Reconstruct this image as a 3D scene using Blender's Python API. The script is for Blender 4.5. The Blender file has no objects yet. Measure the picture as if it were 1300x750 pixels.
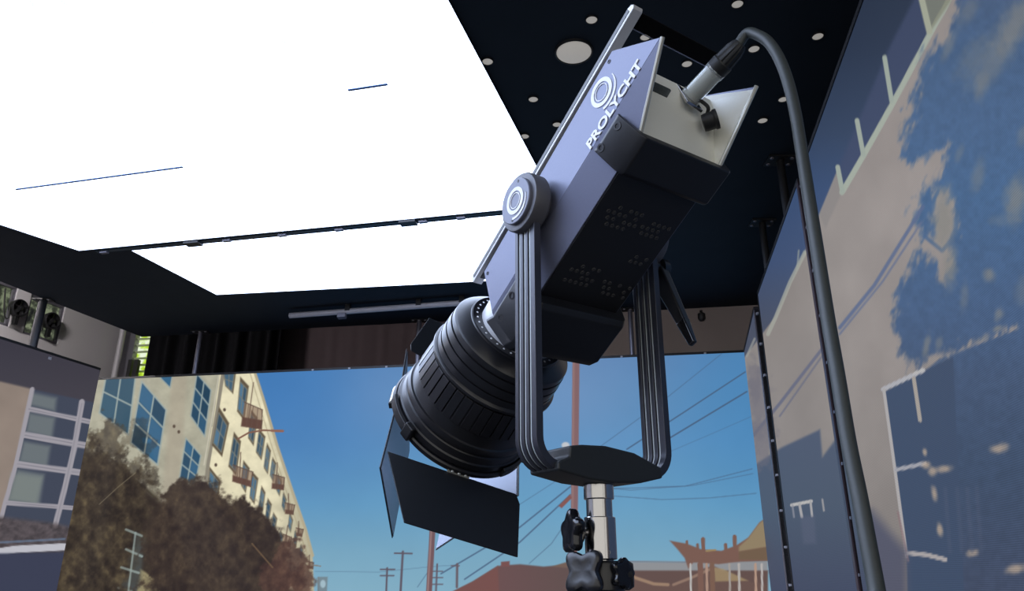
import bpy, bmesh, math
import numpy as np
from math import sin, cos, tan, atan, atan2, radians, pi, hypot, sqrt

scene = bpy.context.scene
col = scene.collection

# ------------------------------------------------------------------ camera, world, exposure
F_PX = 950.0
TH = atan(F_PX / 2545.0)                 # the camera looks up by about 20 degrees
CAM = np.array([0.0, 0.0, 1.55])
cam_d = bpy.data.cameras.new('camera')
cam_d.sensor_fit = 'HORIZONTAL'; cam_d.sensor_width = 36.0
cam_d.lens = 36.0 * F_PX / 1300.0
cam_d.clip_start = 0.02; cam_d.clip_end = 200
cam = bpy.data.objects.new('camera', cam_d); col.objects.link(cam)
cam.location = CAM; cam.rotation_euler = (pi / 2 + TH, 0, 0)
scene.camera = cam

world = bpy.data.worlds.new('world'); scene.world = world; world.use_nodes = True
bg = world.node_tree.nodes['Background']
bg.inputs[0].default_value = (1.0, 0.975, 0.92, 1); bg.inputs[1].default_value = 0.85

scene.view_settings.view_transform = 'Standard'
scene.view_settings.look = 'None'
scene.view_settings.exposure = 0.0
scene.view_settings.gamma = 1.0
scene.view_settings.use_curve_mapping = False

CEIL_EMIT = 4.2                          # the LED ceiling is the stage's key light

# ------------------------------------------------------------------ small maths
ct, st = cos(TH), sin(TH)
def V(*p): return np.array(p, float)
def unit(v): v = np.asarray(v, float); return v / np.linalg.norm(v)
def ray(px, py):
    x = (px - 650) / F_PX; y = -(py - 375) / F_PX
    return np.array([x, ct - y * st, st + y * ct])
def at_depth(px, py, zc): return CAM + ray(px, py) * zc
def at_height(px, py, z):
    r = ray(px, py); return CAM + r * ((z - CAM[2]) / r[2])
def on_plane(px, py, P, n):
    r = ray(px, py); return CAM + r * (np.dot(P - CAM, n) / np.dot(r, n))
def lin(c):
    c = np.asarray(c, float)
    return np.where(c <= 0.04045, c / 12.92, ((c + 0.055) / 1.055) ** 2.4)
def rgb(r, g, b): return tuple(lin(np.array([r, g, b]) / 255.0))

# ------------------------------------------------------------------ materials
def mat(name, base, rough=0.5, metal=0.0, noise=0.0, scale=60.0, bump=0.0, coat=0.0,
        emit=None, emit_s=0.0, trans=0.0, spec=0.5, aniso=0.0, stretch=None):
    m = bpy.data.materials.new(name); m.use_nodes = True
    nt = m.node_tree; b = nt.nodes['Principled BSDF']
    b.inputs['Base Color'].default_value = (*base, 1)
    b.inputs['Roughness'].default_value = rough
    b.inputs['Metallic'].default_value = metal
    b.inputs['Specular IOR Level'].default_value = spec
    b.inputs['Coat Weight'].default_value = coat
    b.inputs['Transmission Weight'].default_value = trans
    b.inputs['Anisotropic'].default_value = aniso
    if emit is not None:
        b.inputs['Emission Color'].default_value = (*emit, 1)
        b.inputs['Emission Strength'].default_value = emit_s
    if noise > 0 or bump > 0:
        tc = nt.nodes.new('ShaderNodeTexCoord'); n = nt.nodes.new('ShaderNodeTexNoise')
        n.inputs['Scale'].default_value = scale; n.inputs['Detail'].default_value = 4
        if stretch:
            mp = nt.nodes.new('ShaderNodeMapping'); mp.inputs['Scale'].default_value = stretch
            nt.links.new(tc.outputs['Object'], mp.inputs['Vector']); nt.links.new(mp.outputs[0], n.inputs['Vector'])
        else:
            nt.links.new(tc.outputs['Object'], n.inputs['Vector'])
        if noise > 0:
            mx = nt.nodes.new('ShaderNodeMix'); mx.data_type = 'RGBA'
            mx.inputs[6].default_value = (*[c * (1 - noise) for c in base], 1)
            mx.inputs[7].default_value = (*[min(1, c * (1 + noise)) for c in base], 1)
            nt.links.new(n.outputs['Fac'], mx.inputs[0]); nt.links.new(mx.outputs[2], b.inputs['Base Color'])
        if bump > 0:
            bp = nt.nodes.new('ShaderNodeBump'); bp.inputs['Strength'].default_value = bump
            bp.inputs['Distance'].default_value = 0.002
            nt.links.new(n.outputs['Fac'], bp.inputs['Height']); nt.links.new(bp.outputs[0], b.inputs['Normal'])
    return m

M_ = dict(
    silver=mat('anodised_silver', rgb(112, 116, 138), 0.38, 0.30, 0.04, 300, 0.05),
    nose=mat('bright_silver', rgb(215, 216, 220), 0.38, 0.2, 0.03, 300),
    panel=mat('brushed_rear_panel', rgb(246, 246, 236), 0.36, 0.0, 0.04, 200, 0.04, stretch=(1, 1, 8)),
    edge=mat('bare_metal_edge', rgb(200, 200, 192), 0.35, 0.5),
    black=mat('black_plastic', (0.011, 0.011, 0.013), 0.42, 0, 0.15, 200, 0.06),
    blackgloss=mat('gloss_black_plastic', (0.008, 0.008, 0.010), 0.2, 0, 0.1, 100, coat=0.3),
    satin=mat('satin_black_metal', (0.010, 0.010, 0.013), 0.30, 0.0, 0.12, 150, 0.04, spec=0.65),
    guard=mat('dark_grey_bumper', (0.012, 0.013, 0.017), 0.45, 0, 0.1, 200, 0.05),
    door=mat('black_painted_sheet', (0.010, 0.012, 0.016), 0.42, 0, 0.1, 80, spec=0.6),
    inner_skin=mat('grey_leaf_inner', rgb(140, 146, 160), 0.34, 0.45, 0.05, 80),
    yoke=mat('black_anodised_bar', (0.042, 0.044, 0.060), 0.34, 0.35, 0.1, 200, spec=0.8),
    rib=mat('groove_highlight', rgb(196, 202, 200), 0.4, 0.2),  # highlights along the yoke grooves, put into a pale colour
    yblock=mat('charcoal_block', (0.022, 0.025, 0.027), 0.5, 0, 0.12, 200, 0.06),
    cap=mat('pivot_cap_grey', rgb(112, 114, 128), 0.42, 0.25, 0.05, 200),
    capring=mat('pivot_ring_grey', rgb(92, 92, 98), 0.45, 0.2, 0.08, 200),
    white=mat('white_print', (0.9, 0.9, 0.92), 0.5),
    steel=mat('brushed_steel', rgb(205, 203, 202), 0.16, 1.0, 0.06, 400, 0.02, stretch=(1, 1, 12)),
    brass=mat('brass_bolt', rgb(170, 130, 80), 0.35, 0.9),
    clear=mat('clear_plastic', rgb(225, 228, 225), 0.12, 0, 0, trans=0.75, spec=0.6),
    rubber=mat('black_rubber', (0.012, 0.012, 0.012), 0.55, 0, 0.2, 120),
    cable=mat('grey_black_cable', rgb(58, 62, 60), 0.5, 0, 0.12, 200, 0.08),
    ceil=mat('matt_black_ceiling', (0.012, 0.019, 0.030), 0.75, 0, 0.15, 6, spec=0.25),  # navy tint stands in for camera glare beside the LED ceiling
    darkframe=mat('black_frame', (0.010, 0.010, 0.012), 0.5, 0, 0.1, 30),
    disc=mat('pale_disc_glow', rgb(205, 200, 192), 0.6, 0, 0.04, 60, emit=rgb(205, 200, 192), emit_s=0.40),  # faint glow added to keep the discs pale without light from below
    rod=mat('grey_rod', rgb(120, 118, 128), 0.4, 0.5, 0.06, 60),
    darkrod=mat('black_rod', (0.03, 0.03, 0.036), 0.4, 0.2, 0.06, 60),
    pipe=mat('grey_pipe', rgb(175, 172, 178), 0.5, 0.1, 0.06, 40),
    roomwall=mat('grey_painted_wall', rgb(196, 192, 196), 0.8, 0, 0.04, 3),
    backwall=mat('dark_brown_wall', rgb(138, 128, 127), 0.85, 0, 0.08, 3),
    drape=mat('black_drape', (0.0025, 0.0025, 0.0035), 0.95, 0, 0.2, 10, spec=0.1),
    floor=mat('dark_stage_floor', rgb(38, 38, 40), 0.6, 0, 0.1, 4),
    roomceil=mat('room_ceiling_grey', rgb(60, 60, 62), 0.9, 0, 0.05, 3),
    blind=mat('blind_slat', rgb(200, 205, 180), 0.6, 0, 0.05, 10),
)

def window_light(name, c1, c2, c3, strength, scale):
    m = bpy.data.materials.new(name); m.use_nodes = True; nt = m.node_tree
    nt.nodes.remove(nt.nodes['Principled BSDF'])
    e = nt.nodes.new('ShaderNodeEmission'); tc = nt.nodes.new('ShaderNodeTexCoord')
    n = nt.nodes.new('ShaderNodeTexNoise'); n.inputs['Scale'].default_value = scale; n.inputs['Detail'].default_value = 3
    r = nt.nodes.new('ShaderNodeValToRGB')
    r.color_ramp.elements[0].color = (*c1, 1); r.color_ramp.elements[0].position = 0.36
    r.color_ramp.elements[1].color = (*c3, 1); r.color_ramp.elements[1].position = 0.64
    k = r.color_ramp.elements.new(0.5); k.color = (*c2, 1)
    nt.links.new(tc.outputs['Object'], n.inputs['Vector']); nt.links.new(n.outputs['Fac'], r.inputs[0])
    nt.links.new(r.outputs[0], e.inputs['Color']); e.inputs['Strength'].default_value = strength
    nt.links.new(e.outputs[0], nt.nodes['Material Output'].inputs['Surface'])
    return m
M_['foliage'] = window_light('daylight_foliage', rgb(90, 130, 20), rgb(190, 225, 60), rgb(235, 245, 220), 1.0, 9)
M_['foliage_dim'] = window_light('daylight_behind_glass', rgb(40, 42, 42), rgb(78, 84, 70), rgb(150, 160, 130), 0.6, 13)

def led_white():
    m = bpy.data.materials.new('led_white'); m.use_nodes = True; nt = m.node_tree
    b = nt.nodes['Principled BSDF']; b.inputs['Base Color'].default_value = (0.1, 0.1, 0.1, 1)
    b.inputs['Emission Color'].default_value = (0.72, 0.86, 1.18, 1)
    b.inputs['Emission Strength'].default_value = CEIL_EMIT
    return m
M_['led'] = led_white()

def led_picture(name, pitch, depth, gain=1.0):
    """LED wall face: the picture sits in a colour attribute; diodes on a fine square pitch."""
    m = bpy.data.materials.new(name); m.use_nodes = True; nt = m.node_tree
    b = nt.nodes['Principled BSDF']
    b.inputs['Base Color'].default_value = (0.004, 0.004, 0.004, 1); b.inputs['Roughness'].default_value = 0.7; b.inputs['Specular IOR Level'].default_value = 0.12
    at = nt.nodes.new('ShaderNodeAttribute'); at.attribute_name = 'picture'
    uv = nt.nodes.new('ShaderNodeUVMap')
    sep = nt.nodes.new('ShaderNodeSeparateXYZ'); nt.links.new(uv.outputs[0], sep.inputs[0])
    outs = []
    for i in range(2):
        k = nt.nodes.new('ShaderNodeMath'); k.operation = 'MULTIPLY'; k.inputs[1].default_value = 2 * pi / pitch
        nt.links.new(sep.outputs[i], k.inputs[0])
        s = nt.nodes.new('ShaderNodeMath'); s.operation = 'COSINE'; nt.links.new(k.outputs[0], s.inputs[0])
        outs.append(s)
    ad = nt.nodes.new('ShaderNodeMath'); ad.operation = 'MULTIPLY_ADD'; ad.inputs[1].default_value = 0.35   # rows stand out more than columns
    nt.links.new(outs[0].outputs[0], ad.inputs[0]); nt.links.new(outs[1].outputs[0], ad.inputs[2])
    ma = nt.nodes.new('ShaderNodeMath'); ma.operation = 'MULTIPLY_ADD'
    ma.inputs[1].default_value = depth * gain; ma.inputs[2].default_value = gain
    nt.links.new(ad.outputs[0], ma.inputs[0])
    nt.links.new(at.outputs['Color'], b.inputs['Emission Color']); nt.links.new(ma.outputs[0], b.inputs['Emission Strength'])
    return m

# ------------------------------------------------------------------ mesh building
class G:
    """Collects shapes in world metres; build() links them as one mesh object."""
    def __init__(s): s.v = []; s.f = []
    def add(s, verts, faces):
        o = len(s.v); s.v += [tuple(map(float, p)) for p in verts]; s.f += [tuple(i + o for i in f) for f in faces]; return s
    def prism(s, base, vec):
        base = [np.asarray(p, float) for p in base]; n = len(base); vec = np.asarray(vec, float)
        nrm = sum(np.cross(base[i] - base[0], base[(i + 1) % n] - base[0]) for i in range(1, n - 1))
        if np.dot(nrm, vec) < 0: base = base[::-1]
        return s.add(base + [p + vec for p in base],
                     [tuple(range(n))[::-1], tuple(range(n, 2 * n))] + [(i, (i + 1) % n, n + (i + 1) % n, n + i) for i in range(n)])
    def box(s, c, ex, ey, ez):
        c, ex, ey, ez = map(lambda q: np.asarray(q, float), (c, ex, ey, ez))
        return s.prism([c - ex - ey - ez, c + ex - ey - ez, c + ex + ey - ez, c - ex + ey - ez], 2 * ez)
    def lathe(s, o, ax, prof, n=48, e1=None, mod=None):
        o = np.asarray(o, float); ax = unit(ax)
        e1 = unit(np.cross(ax, (0.31, 0.2, 0.93))) if e1 is None else unit(e1); e2 = np.cross(ax, e1)
        vs, fs = [], []
        for (x, r) in prof:
            for k in range(n):
                t = 2 * pi * k / n; rr = r * (mod(t, x) if mod else 1)
                vs.append(o + ax * x + (e1 * cos(t) + e2 * sin(t)) * rr)
        for j in range(len(prof) - 1):
            for k in range(n):
                k2 = (k + 1) % n
                fs.append((j * n + k, j * n + k2, (j + 1) * n + k2, (j + 1) * n + k))
        if prof[0][1] > 1e-6: fs.append(tuple(range(n))[::-1])
        if prof[-1][1] > 1e-6: fs.append(tuple((len(prof) - 1) * n + k for k in range(n)))
        return s.add(vs, fs)
    def rod(s, p, q, r, n=16):
        p = np.asarray(p, float); q = np.asarray(q, float); L = np.linalg.norm(q - p)
        return s.lathe(p, q - p, [(0, r), (L, r)], n)
    def tube(s, pts, r, n=14):
        pts = [np.asarray(p, float) for p in pts]; N = len(pts)
        rr = r if hasattr(r, '__len__') else [r] * N
        t0 = unit(pts[1] - pts[0]); e1 = unit(np.cross(t0, (0.2, 0.9, 0.35))); vs, fs = [], []
        for i in range(N):
            t = unit(pts[min(i + 1, N - 1)] - pts[max(i - 1, 0)])
            e1 = unit(e1 - t * np.dot(e1, t)); e2 = np.cross(t, e1)
            vs += [pts[i] + (e1 * cos(2 * pi * k / n) + e2 * sin(2 * pi * k / n)) * rr[i] for k in range(n)]
        for i in range(N - 1):
            for k in range(n):
                fs.append((i * n + k, i * n + (k + 1) % n, (i + 1) * n + (k + 1) % n, (i + 1) * n + k))
        fs.append(tuple(range(n))[::-1]); fs.append(tuple((N - 1) * n + k for k in range(n)))
        return s.add(vs, fs)
    def sweep(s, frames, prof):
        """frames: (origin, x-axis, y-axis); prof: closed 2D outline"""
        n = len(prof); vs, fs = [], []
        for (o, ex, ey) in frames: vs += [o + ex * x + ey * y for x, y in prof]
        for i in range(len(frames) - 1):
            for k in range(n): fs.append((i * n + k, i * n + (k + 1) % n, (i + 1) * n + (k + 1) % n, (i + 1) * n + k))
        fs.append(tuple(range(n))[::-1]); fs.append(tuple((len(frames) - 1) * n + k for k in range(n)))
        return s.add(vs, fs)
    def ringflat(s, o, e1, e2, nrm, r0, r1, t0=0, t1=2 * pi, h=0.0006, n=48):
        """flat ring or arc, raised by h"""
        full = abs(t1 - t0) > 2 * pi - 1e-3; vs, fs = [], []
        m = n if full else n + 1
        for k in range(m):
            t = t0 + (t1 - t0) * k / n; d = e1 * cos(t) + e2 * sin(t)
            vs += [o + d * r0, o + d * r1, o + d * r0 + nrm * h, o + d * r1 + nrm * h]
        for k in range(n):
            a, b = 4 * k, 4 * ((k + 1) % m)
            fs += [(a + 2, a + 3, b + 3, b + 2), (a + 1, b + 1, b + 3, a + 3), (a, a + 2, b + 2, b), (a, b, b + 1, a + 1)]
        if not full:
            fs += [(0, 1, 3, 2), (4 * n, 4 * n + 2, 4 * n + 3, 4 * n + 1)]
        return s.add(vs, fs)
    def build(s, name, m, parent=None, bevel=0.0, smooth=35, segs=2, base=None):
        me = bpy.data.meshes.new(name)
        o0 = np.array(parent_world(parent)) if parent is not None else (np.array(base, float) if base is not None else np.zeros(3))
        me.from_pydata([tuple(np.array(p) - o0) for p in s.v], [], s.f); me.update()
        bm = bmesh.new(); bm.from_mesh(me); bmesh.ops.recalc_face_normals(bm, faces=bm.faces); bm.to_mesh(me); bm.free()
        me.materials.append(M_[m] if isinstance(m, str) else m)
        if smooth:
            me.polygons.foreach_set('use_smooth', [True] * len(me.polygons)); me.set_sharp_from_angle(angle=radians(smooth))
        o = bpy.data.objects.new(name, me); col.objects.link(o)
        if parent is not None: o.parent = parent
        else: o.location = tuple(o0)
        if bevel:
            md = o.modifiers.new('bevel', 'BEVEL'); md.width = bevel; md.segments = segs
            md.limit_method = 'ANGLE'; md.angle_limit = radians(32); md.harden_normals = True
        return o

def parent_world(o):
    p = np.zeros(3)
    while o is not None: p += np.array(o.location); o = o.parent
    return p
def tag(o, label, cat, group=None):
    o['label'] = label; o['category'] = cat
    if group: o['group'] = group
    return o
def thing(name, label, cat, loc, group=None):
    e = bpy.data.objects.new(name, None); col.objects.link(e); e.location = tuple(map(float, loc)); e.empty_display_size = 0.1
    return tag(e, label, cat, group)
def struct(o): o['kind'] = 'structure'; return o
UP = V(0, 0, 1)

# ================================================================== THE ROOM AND THE STAGE
H_LED = 3.10                             # top of the LED walls
Z_CE = 3.50                              # underside of the stage ceiling
bw0 = V(-3.49, 6.20, 0); bw1 = V(1.735, 5.36, 0)        # back LED wall, plan
bwd = unit(bw1 - bw0); bwn = V(bwd[1], -bwd[0], 0)       # towards the stage
if bwn[1] > 0: bwn = -bwn
lw0 = V(-4.35, 2.50, 0); lw1 = V(-3.33, 5.88, 0)         # left LED wall
lwd = unit(lw1 - lw0); lwn = V(lwd[1], -lwd[0], 0)
rwp = [V(1.735, 5.40, 0), V(1.455, 4.15, 0), V(1.20, 2.75, 0), V(0.80, 0.55, 0)]   # right LED wall, sections

struct(G().box((-0.5, 2.0, -0.05), (8.5, 0, 0), (0, 8.0, 0), (0, 0, 0.05)).build('floor', 'floor', smooth=0))
# outer studio walls
rl1 = V(-4.75, 8.80, 0); rl0 = rl1 - unit(V(1.85, 6.10, 0)) * 13.5; rld = unit(rl1 - rl0); rln = V(rld[1], -rld[0], 0)
rb1 = rl1 + bwd * 11.0
ROOM_H = 4.8
wl = G()
# left studio wall with two window openings (window centres found along the wall)
def wall_hit(px, py, P, n):
    q = on_plane(px, py, P, n); return q
w_open = []
for (xa, xb, ya, yb) in ((-16, 20, 362, 412), (31, 82, 384, 432)):
    p = wall_hit((xa + xb) / 2, (ya + yb) / 2, rl0, rln)
    c = np.dot(p - rl0, rld)
    hw = (np.dot(wall_hit(xb, (ya + yb) / 2, rl0, rln) - rl0, rld) - np.dot(wall_hit(xa, (ya + yb) / 2, rl0, rln) - rl0, rld)) / 2
    z0 = wall_hit((xa + xb) / 2, yb, rl0, rln)[2]; z1 = wall_hit((xa + xb) / 2, ya - 6, rl0, rln)[2]
    w_open.append((c, hw * 0.93, z0, z1))
Lw = np.linalg.norm(rl1 - rl0)
zlo = min(w[2] for w in w_open); zhi = max(w[3] for w in w_open)
def wall_seg(g, a0, a1, z0, z1, P=rl0, d=rld, n=rln, t=0.10):
    if a1 - a0 > 1e-4 and z1 - z0 > 1e-4:
        g.prism([P + d * a0 + UP * z0, P + d * a1 + UP * z0, P + d * a1 + UP * z1, P + d * a0 + UP * z1], -n * t)
cuts = [0]
for (c, hw, z0, z1) in w_open: cuts += [c - hw, c + hw]
cuts.append(Lw)
for i in range(0, len(cuts), 2): wall_seg(wl, cuts[i], cuts[i + 1], 0, ROOM_H)
for (c, hw, z0, z1) in w_open:
    wall_seg(wl, c - hw, c + hw, 0, z0); wall_seg(wl, c - hw, c + hw, z1, ROOM_H)
struct(wl.build('wall_left', 'roomwall', smooth=0))
for i, (c, hw, z0, z1) in enumerate(w_open):
    P = rl0 + rld * c
    fr = G()
    for (a0, a1, b0, b1) in ((-hw, hw, z0, z0 + .03), (-hw, hw, z1 - .03, z1), (-hw, -hw + .03, z0, z1), (hw - .03, hw, z0, z1)):
        wall_seg(fr, a0, a1, b0, b1, P - rln * 0.02, rld, rln, 0.05)
    w = struct(fr.build('window_%d' % (i + 1), 'rod', smooth=0, base=P))
    gl = G(); wall_seg(gl, -hw + .03, hw - .03, z0 + .03, z1 - .03, P - rln * 0.05, rld, rln, 0.006)
    gl.build('pane', 'foliage_dim', w, smooth=0)
# back studio wall
bk = G(); bk.prism([rl1, rb1, rb1 + UP * ROOM_H, rl1 + UP * ROOM_H], -bwn * 0.1)
struct(bk.build('wall_back', 'backwall', smooth=0))
rr0 = rb1; rr1 = rb1 + V(-1.6, -11.2, 0)
struct(G().prism([rr0, rr1, rr1 + UP * ROOM_H, rr0 + UP * ROOM_H], (0.1, 0, 0)).build('wall_right', 'backwall', smooth=0))
struct(G().prism([rl0 + UP * ROOM_H, rl1 + UP * ROOM_H, rb1 + UP * ROOM_H, rr1 + UP * ROOM_H], (0, 0, 0.1)).build('ceiling', 'roomceil', smooth=0))

# bright blind-covered window, pale column and panels at the corner of the studio
def back_hit(px, py, off=0.0): return on_plane(px, py, rl1 + bwn * off, bwn)
def back_rect(g, xa, xb, ya, yb, off, t):
    pa = back_hit(xa, (ya + yb) / 2, off); pb = back_hit(xb, (ya + yb) / 2, off)
    za = back_hit((xa + xb) / 2, yb, off)[2]; zb = back_hit((xa + xb) / 2, ya, off)[2]
    g.prism([V(pa[0], pa[1], za), V(pb[0], pb[1], za), V(pb[0], pb[1], zb), V(pa[0], pa[1], zb)], bwn * t); return pa, pb, za, zb
g = G(); pa, pb, za, zb = back_rect(g, 172, 197, 405, 520, 0.0, 0.04)
w3 = struct(g.build('window_3', 'foliage', smooth=0))
for k in range(14):
    zz = za + (zb - za) * (k + 0.5) / 14
    q = G(); q.prism([V(pa[0], pa[1], zz - .008) + bwn * .06, V(pb[0], pb[1], zz - .008) + bwn * .06, V(pb[0], pb[1], zz + .006) + bwn * .09, V(pa[0], pa[1], zz + .006) + bwn * .09], UP * .004)
    q.build('blind_slat', 'blind', w3, smooth=0)
p = back_hit(150.5, 450, 0.25)
struct(G().rod(V(p[0], p[1], 0), V(p[0], p[1], ROOM_H), 0.035, 20).build('trim_1', 'pipe'))
g = G(); back_rect(g, 157, 172, 395, 540, 0.02, 0.10)
struct(g.build('trim_2', 'rod', smooth=0))
for i, (xa, xb) in enumerate(((159, 163.5), (166.5, 171.5))):
    g = G(); back_rect(g, xa, xb, 458, 540, 0.13, 0.05); struct(g.build('trim_%d' % (i + 3), 'darkframe', smooth=0))

# two black extractor fans in front of the studio windows
for i, (c, hw, z0, z1) in enumerate(w_open):
    P = rl0 + rld * (c + 0.02) + UP * ((z0 + z1) / 2 - 0.02) + rln * 0.06
    if i == 0: P = P + rld * 0.12
    t = thing('exhaust_fan', ['black round fan with cable in the window farther from the corner', 'black round fan with looping cable in the window nearest the pale column'][i], 'fan', P, 'fans in the studio windows')
    G().lathe(P, rln, [(-.05, .04), (-.04, .085), (.03, .095), (.04, .09), (.04, .08), (.0, .07)], 28).build('housing', 'black', t)
    for k in range(5):
        th_ = 2 * pi * k / 5; d = rld * cos(th_) + UP * sin(th_); e = -rld * sin(th_) + UP * cos(th_)
        G().prism([P + rln * .02 + d * .02, P + rln * .03 + d * .02 + e * .02, P + rln * .035 + d * .07 + e * .032, P + rln * .015 + d * .07 - e * .008], rln * .003).build('blade', 'black', t)
    G().lathe(P, rln, [(0, .03), (.04, .028), (.05, .0)], 18).build('hub', 'black', t)
    pts = [P + rld * (-.08 - .022 * k) + UP * (-.16 * sin(pi * k / 6) - .10 + .04 * k) + rln * .03 for k in range(7)]
    pts = [P + rld * (-.11) - UP * .02 + rln * .02] + pts[1:]
    G().tube(pts, .008, 8).build('cord', 'rubber', t)
    G().box(P + UP * (-.13) + rln * .0, rld * .02, UP * .05, rln * .02).build('bracket', 'black', t)

# added lamp, out of view, brightening the studio wall outside the stage
lt = thing('added_fill_light', 'added white batten, out of view, lighting the studio behind the left LED wall', 'lamp', (-4.6, 4.6, ROOM_H - 0.1))
G().box((-4.6, 4.6, ROOM_H - 0.03), lwd * 0.7, lwn * 0.06, UP * 0.03).build('housing', 'pipe', lt)
tube_m = mat('tube_glow', (0.9, 0.9, 0.9), 0.5, emit=(1, 0.95, 0.92), emit_s=520.0)
G().rod(V(-4.6, 4.6, ROOM_H - 0.085) - lwd * 0.65, V(-4.6, 4.6, ROOM_H - 0.085) + lwd * 0.65, 0.03, 16).build('tube', tube_m, lt)

# ---------------------------------------------------------------- black drape hung behind the back LED wall
def drape(xa, xb, off, cloth, label, amp=1.0):
    t = back_hit(xa, 450, off); e = back_hit(xb, 450, off)
    L = np.linalg.norm((e - t)[:2]); d = unit(V(e[0] - t[0], e[1] - t[1], 0)); n = bwn
    N = 160; vs, fs = [], []
    for off in (0, -0.012):
        for z in (0.02, 4.2):
            for k in range(N + 1):
                x = L * k / N; w = amp * (0.035 * sin(x * 34) + 0.015 * sin(x * 57 + 1))
                q = V(t[0], t[1], 0) + d * x + n * (w + off); vs.append(V(q[0], q[1], z))
    m = N + 1
    for k in range(N):
        fs += [(k, k + 1, m + k + 1, m + k), (2 * m + k, 3 * m + k, 3 * m + k + 1, 2 * m + k + 1),
               (m + k, m + k + 1, 3 * m + k + 1, 3 * m + k), (k, 2 * m + k, 2 * m + k + 1, k + 1)]
    fs += [(0, m, 3 * m, 2 * m), (N, 2 * m + N, 3 * m + N, m + N)]
    g = G(); g.add(vs, fs); base = V(t[0], t[1], 0)
    th_ = thing('drape', label, 'curtain', base, 'drapes behind the back LED wall')
    g.build('cloth', cloth, th_, smooth=60)
    q0 = V(t[0], t[1], 4.22) ; q1 = q0 + d * L
    G().rod(q0, q1, 0.02).build('rail', 'darkrod', th_)
    for q in (q0 + d * .02, q1 - d * .02): G().rod(q, V(q[0], q[1], ROOM_H), 0.012).build('hanger', 'darkrod', th_)
drape(188, 352, 1.2, 'drape', 'black pleated drape hanging behind the back LED wall by the bright window')
M_['darksheet'] = mat('dark_brown_sheet', rgb(66, 57, 60), 0.95, 0, 0.1, 10, spec=0.1)  # for a sheet added to darken the dim stretch of back wall
drape(330, 575, 0.9, 'darksheet', 'dark brown flat sheet added to darken part of the back wall, next to the lamp barrel', 0.08)

# ---------------------------------------------------------------- stage ceiling: black boards around a white LED ceiling
ceil_poly = [at_height(0, 362, Z_CE) - lwd * 6.5, at_height(160, 418, Z_CE), None, None]
cl = at_height(160, 418, Z_CE); cl = V(cl[0], cl[1], Z_CE)
A0 = V(cl[0], cl[1], Z_CE) - lwd * 6.6
cr_ = at_height(500, 411, Z_CE)
# far edge runs parallel to the back LED wall
far_d = np.dot(cr_ - bw0, bwn)
farL = bw0 + bwn * far_d + bwd * np.dot(cl - bw0, bwd); farR = bw0 + bwn * far_d + bwd * 6.7
farL = V(farL[0], farL[1], Z_CE); farR = V(farR[0], farR[1], Z_CE)
nearR = farR + unit(rwp[3] - rwp[0]) * 6.6
struct(G().prism([A0, farL, farR, nearR], UP * 0.05).build('ceiling', 'ceil', smooth=0))
stage_ceil_z = Z_CE

# LED ceiling: two white panels of square tiles
def led_quad(name, label, c, nx, ny, dz=-0.0, dark_seams=()):
    """c: near-left, near-right, far-right, far-left corners on the ceiling; tiles are parts"""
    base = (c[0] + c[2]) / 2; base = V(base[0], base[1], Z_CE)
    t = thing(name, label, 'led ceiling', base, 'white LED ceiling panels')
    P = lambda u, v: (c[0] * (1 - u) * (1 - v) + c[1] * u * (1 - v) + c[2] * u * v + c[3] * (1 - u) * v)
    zb = Z_CE - 0.010
    for j in range(ny):
        for i in range(nx):
            e = 0.0005
            u0, u1, v0, v1 = i / nx, (i + 1) / nx, j / ny, (j + 1) / ny
            q = [P(u0, v0), P(u1, v0), P(u1, v1), P(u0, v1)]
            m_ = sum(q) / 4
            v1s = v1
            q = [m_ + (p - m_) * (1 - 0.0012) for p in q]
            for (di, dj, wd) in dark_seams:
                if (i, j) == (di, dj):
                    q[2] = q[2] + (q[1] - q[2]) * wd; q[3] = q[3] + (q[0] - q[3]) * wd
            G().prism([V(p[0], p[1], zb) for p in q], UP * 0.0095).build('led_tile', 'led', t, smooth=0)
    # black edge frame around the tiles
    for k in range(4):
        a, b = c[k], c[(k + 1) % 4]; a = V(a[0], a[1], 0); b = V(b[0], b[1], 0)
        d = unit(b - a); n = V(d[1], -d[0], 0)
        if np.dot(n, base - a) > 0: n = -n
        G().prism([a + UP * (zb - .002) + n * .002, b + UP * (zb - .002) + n * .002, b + UP * (zb - .002) + n * .006, a + UP * (zb - .002) + n * .006], UP * 0.0115).build('edge_frame', 'darkframe', t, smooth=0)
    return t, P
XY = lambda p: V(p[0], p[1], 0)
def meet(p, d, q, e):
    M2 = np.array([[d[0], -e[0]], [d[1], -e[1]]]); t = np.linalg.solve(M2, (q - p)[:2]); return p + d * t[0]
RE0 = V(-0.23, 2.16, 0); RED = V(0.36, 1.19, 0)          # right edge of the LED ceiling
def edge_meet(p, px, py): q = XY(at_height(px, py, Z_CE - .01)); return meet(p, q - p, RE0, RED)
mFL = XY(at_height(100, 318, Z_CE - .01)); mFR = edge_meet(mFL, 637, 266.5)
mNL = mFL + unit(V(-3.04 + 2.78, 4.02 - 4.40, 0)) * 7.5
mNR = mFR - unit(V(0.36, 1.19, 0)) * 6.8
# seams that show dark: found by their place on the panel
nxm, nym = 6, 13
t_main, _ = led_quad('led_ceiling_panel', 'broad white glowing LED ceiling panel with hairline tile seams', [mNL, mNR, mFR, mFL], nxm, nym)
sBL = XY(at_height(167, 318, Z_CE - .01)); sBR = edge_meet(sBL, 637, 273.0); sFR = V(0.565, 4.80, 0); sFL = XY(at_height(275, 374, Z_CE - .01))
t_strip, _ = led_quad('led_ceiling_panel', 'narrow white glowing LED ceiling strip beside the back LED wall', [sBL, sBR, sFR, sFL], 6, 2)
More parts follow.
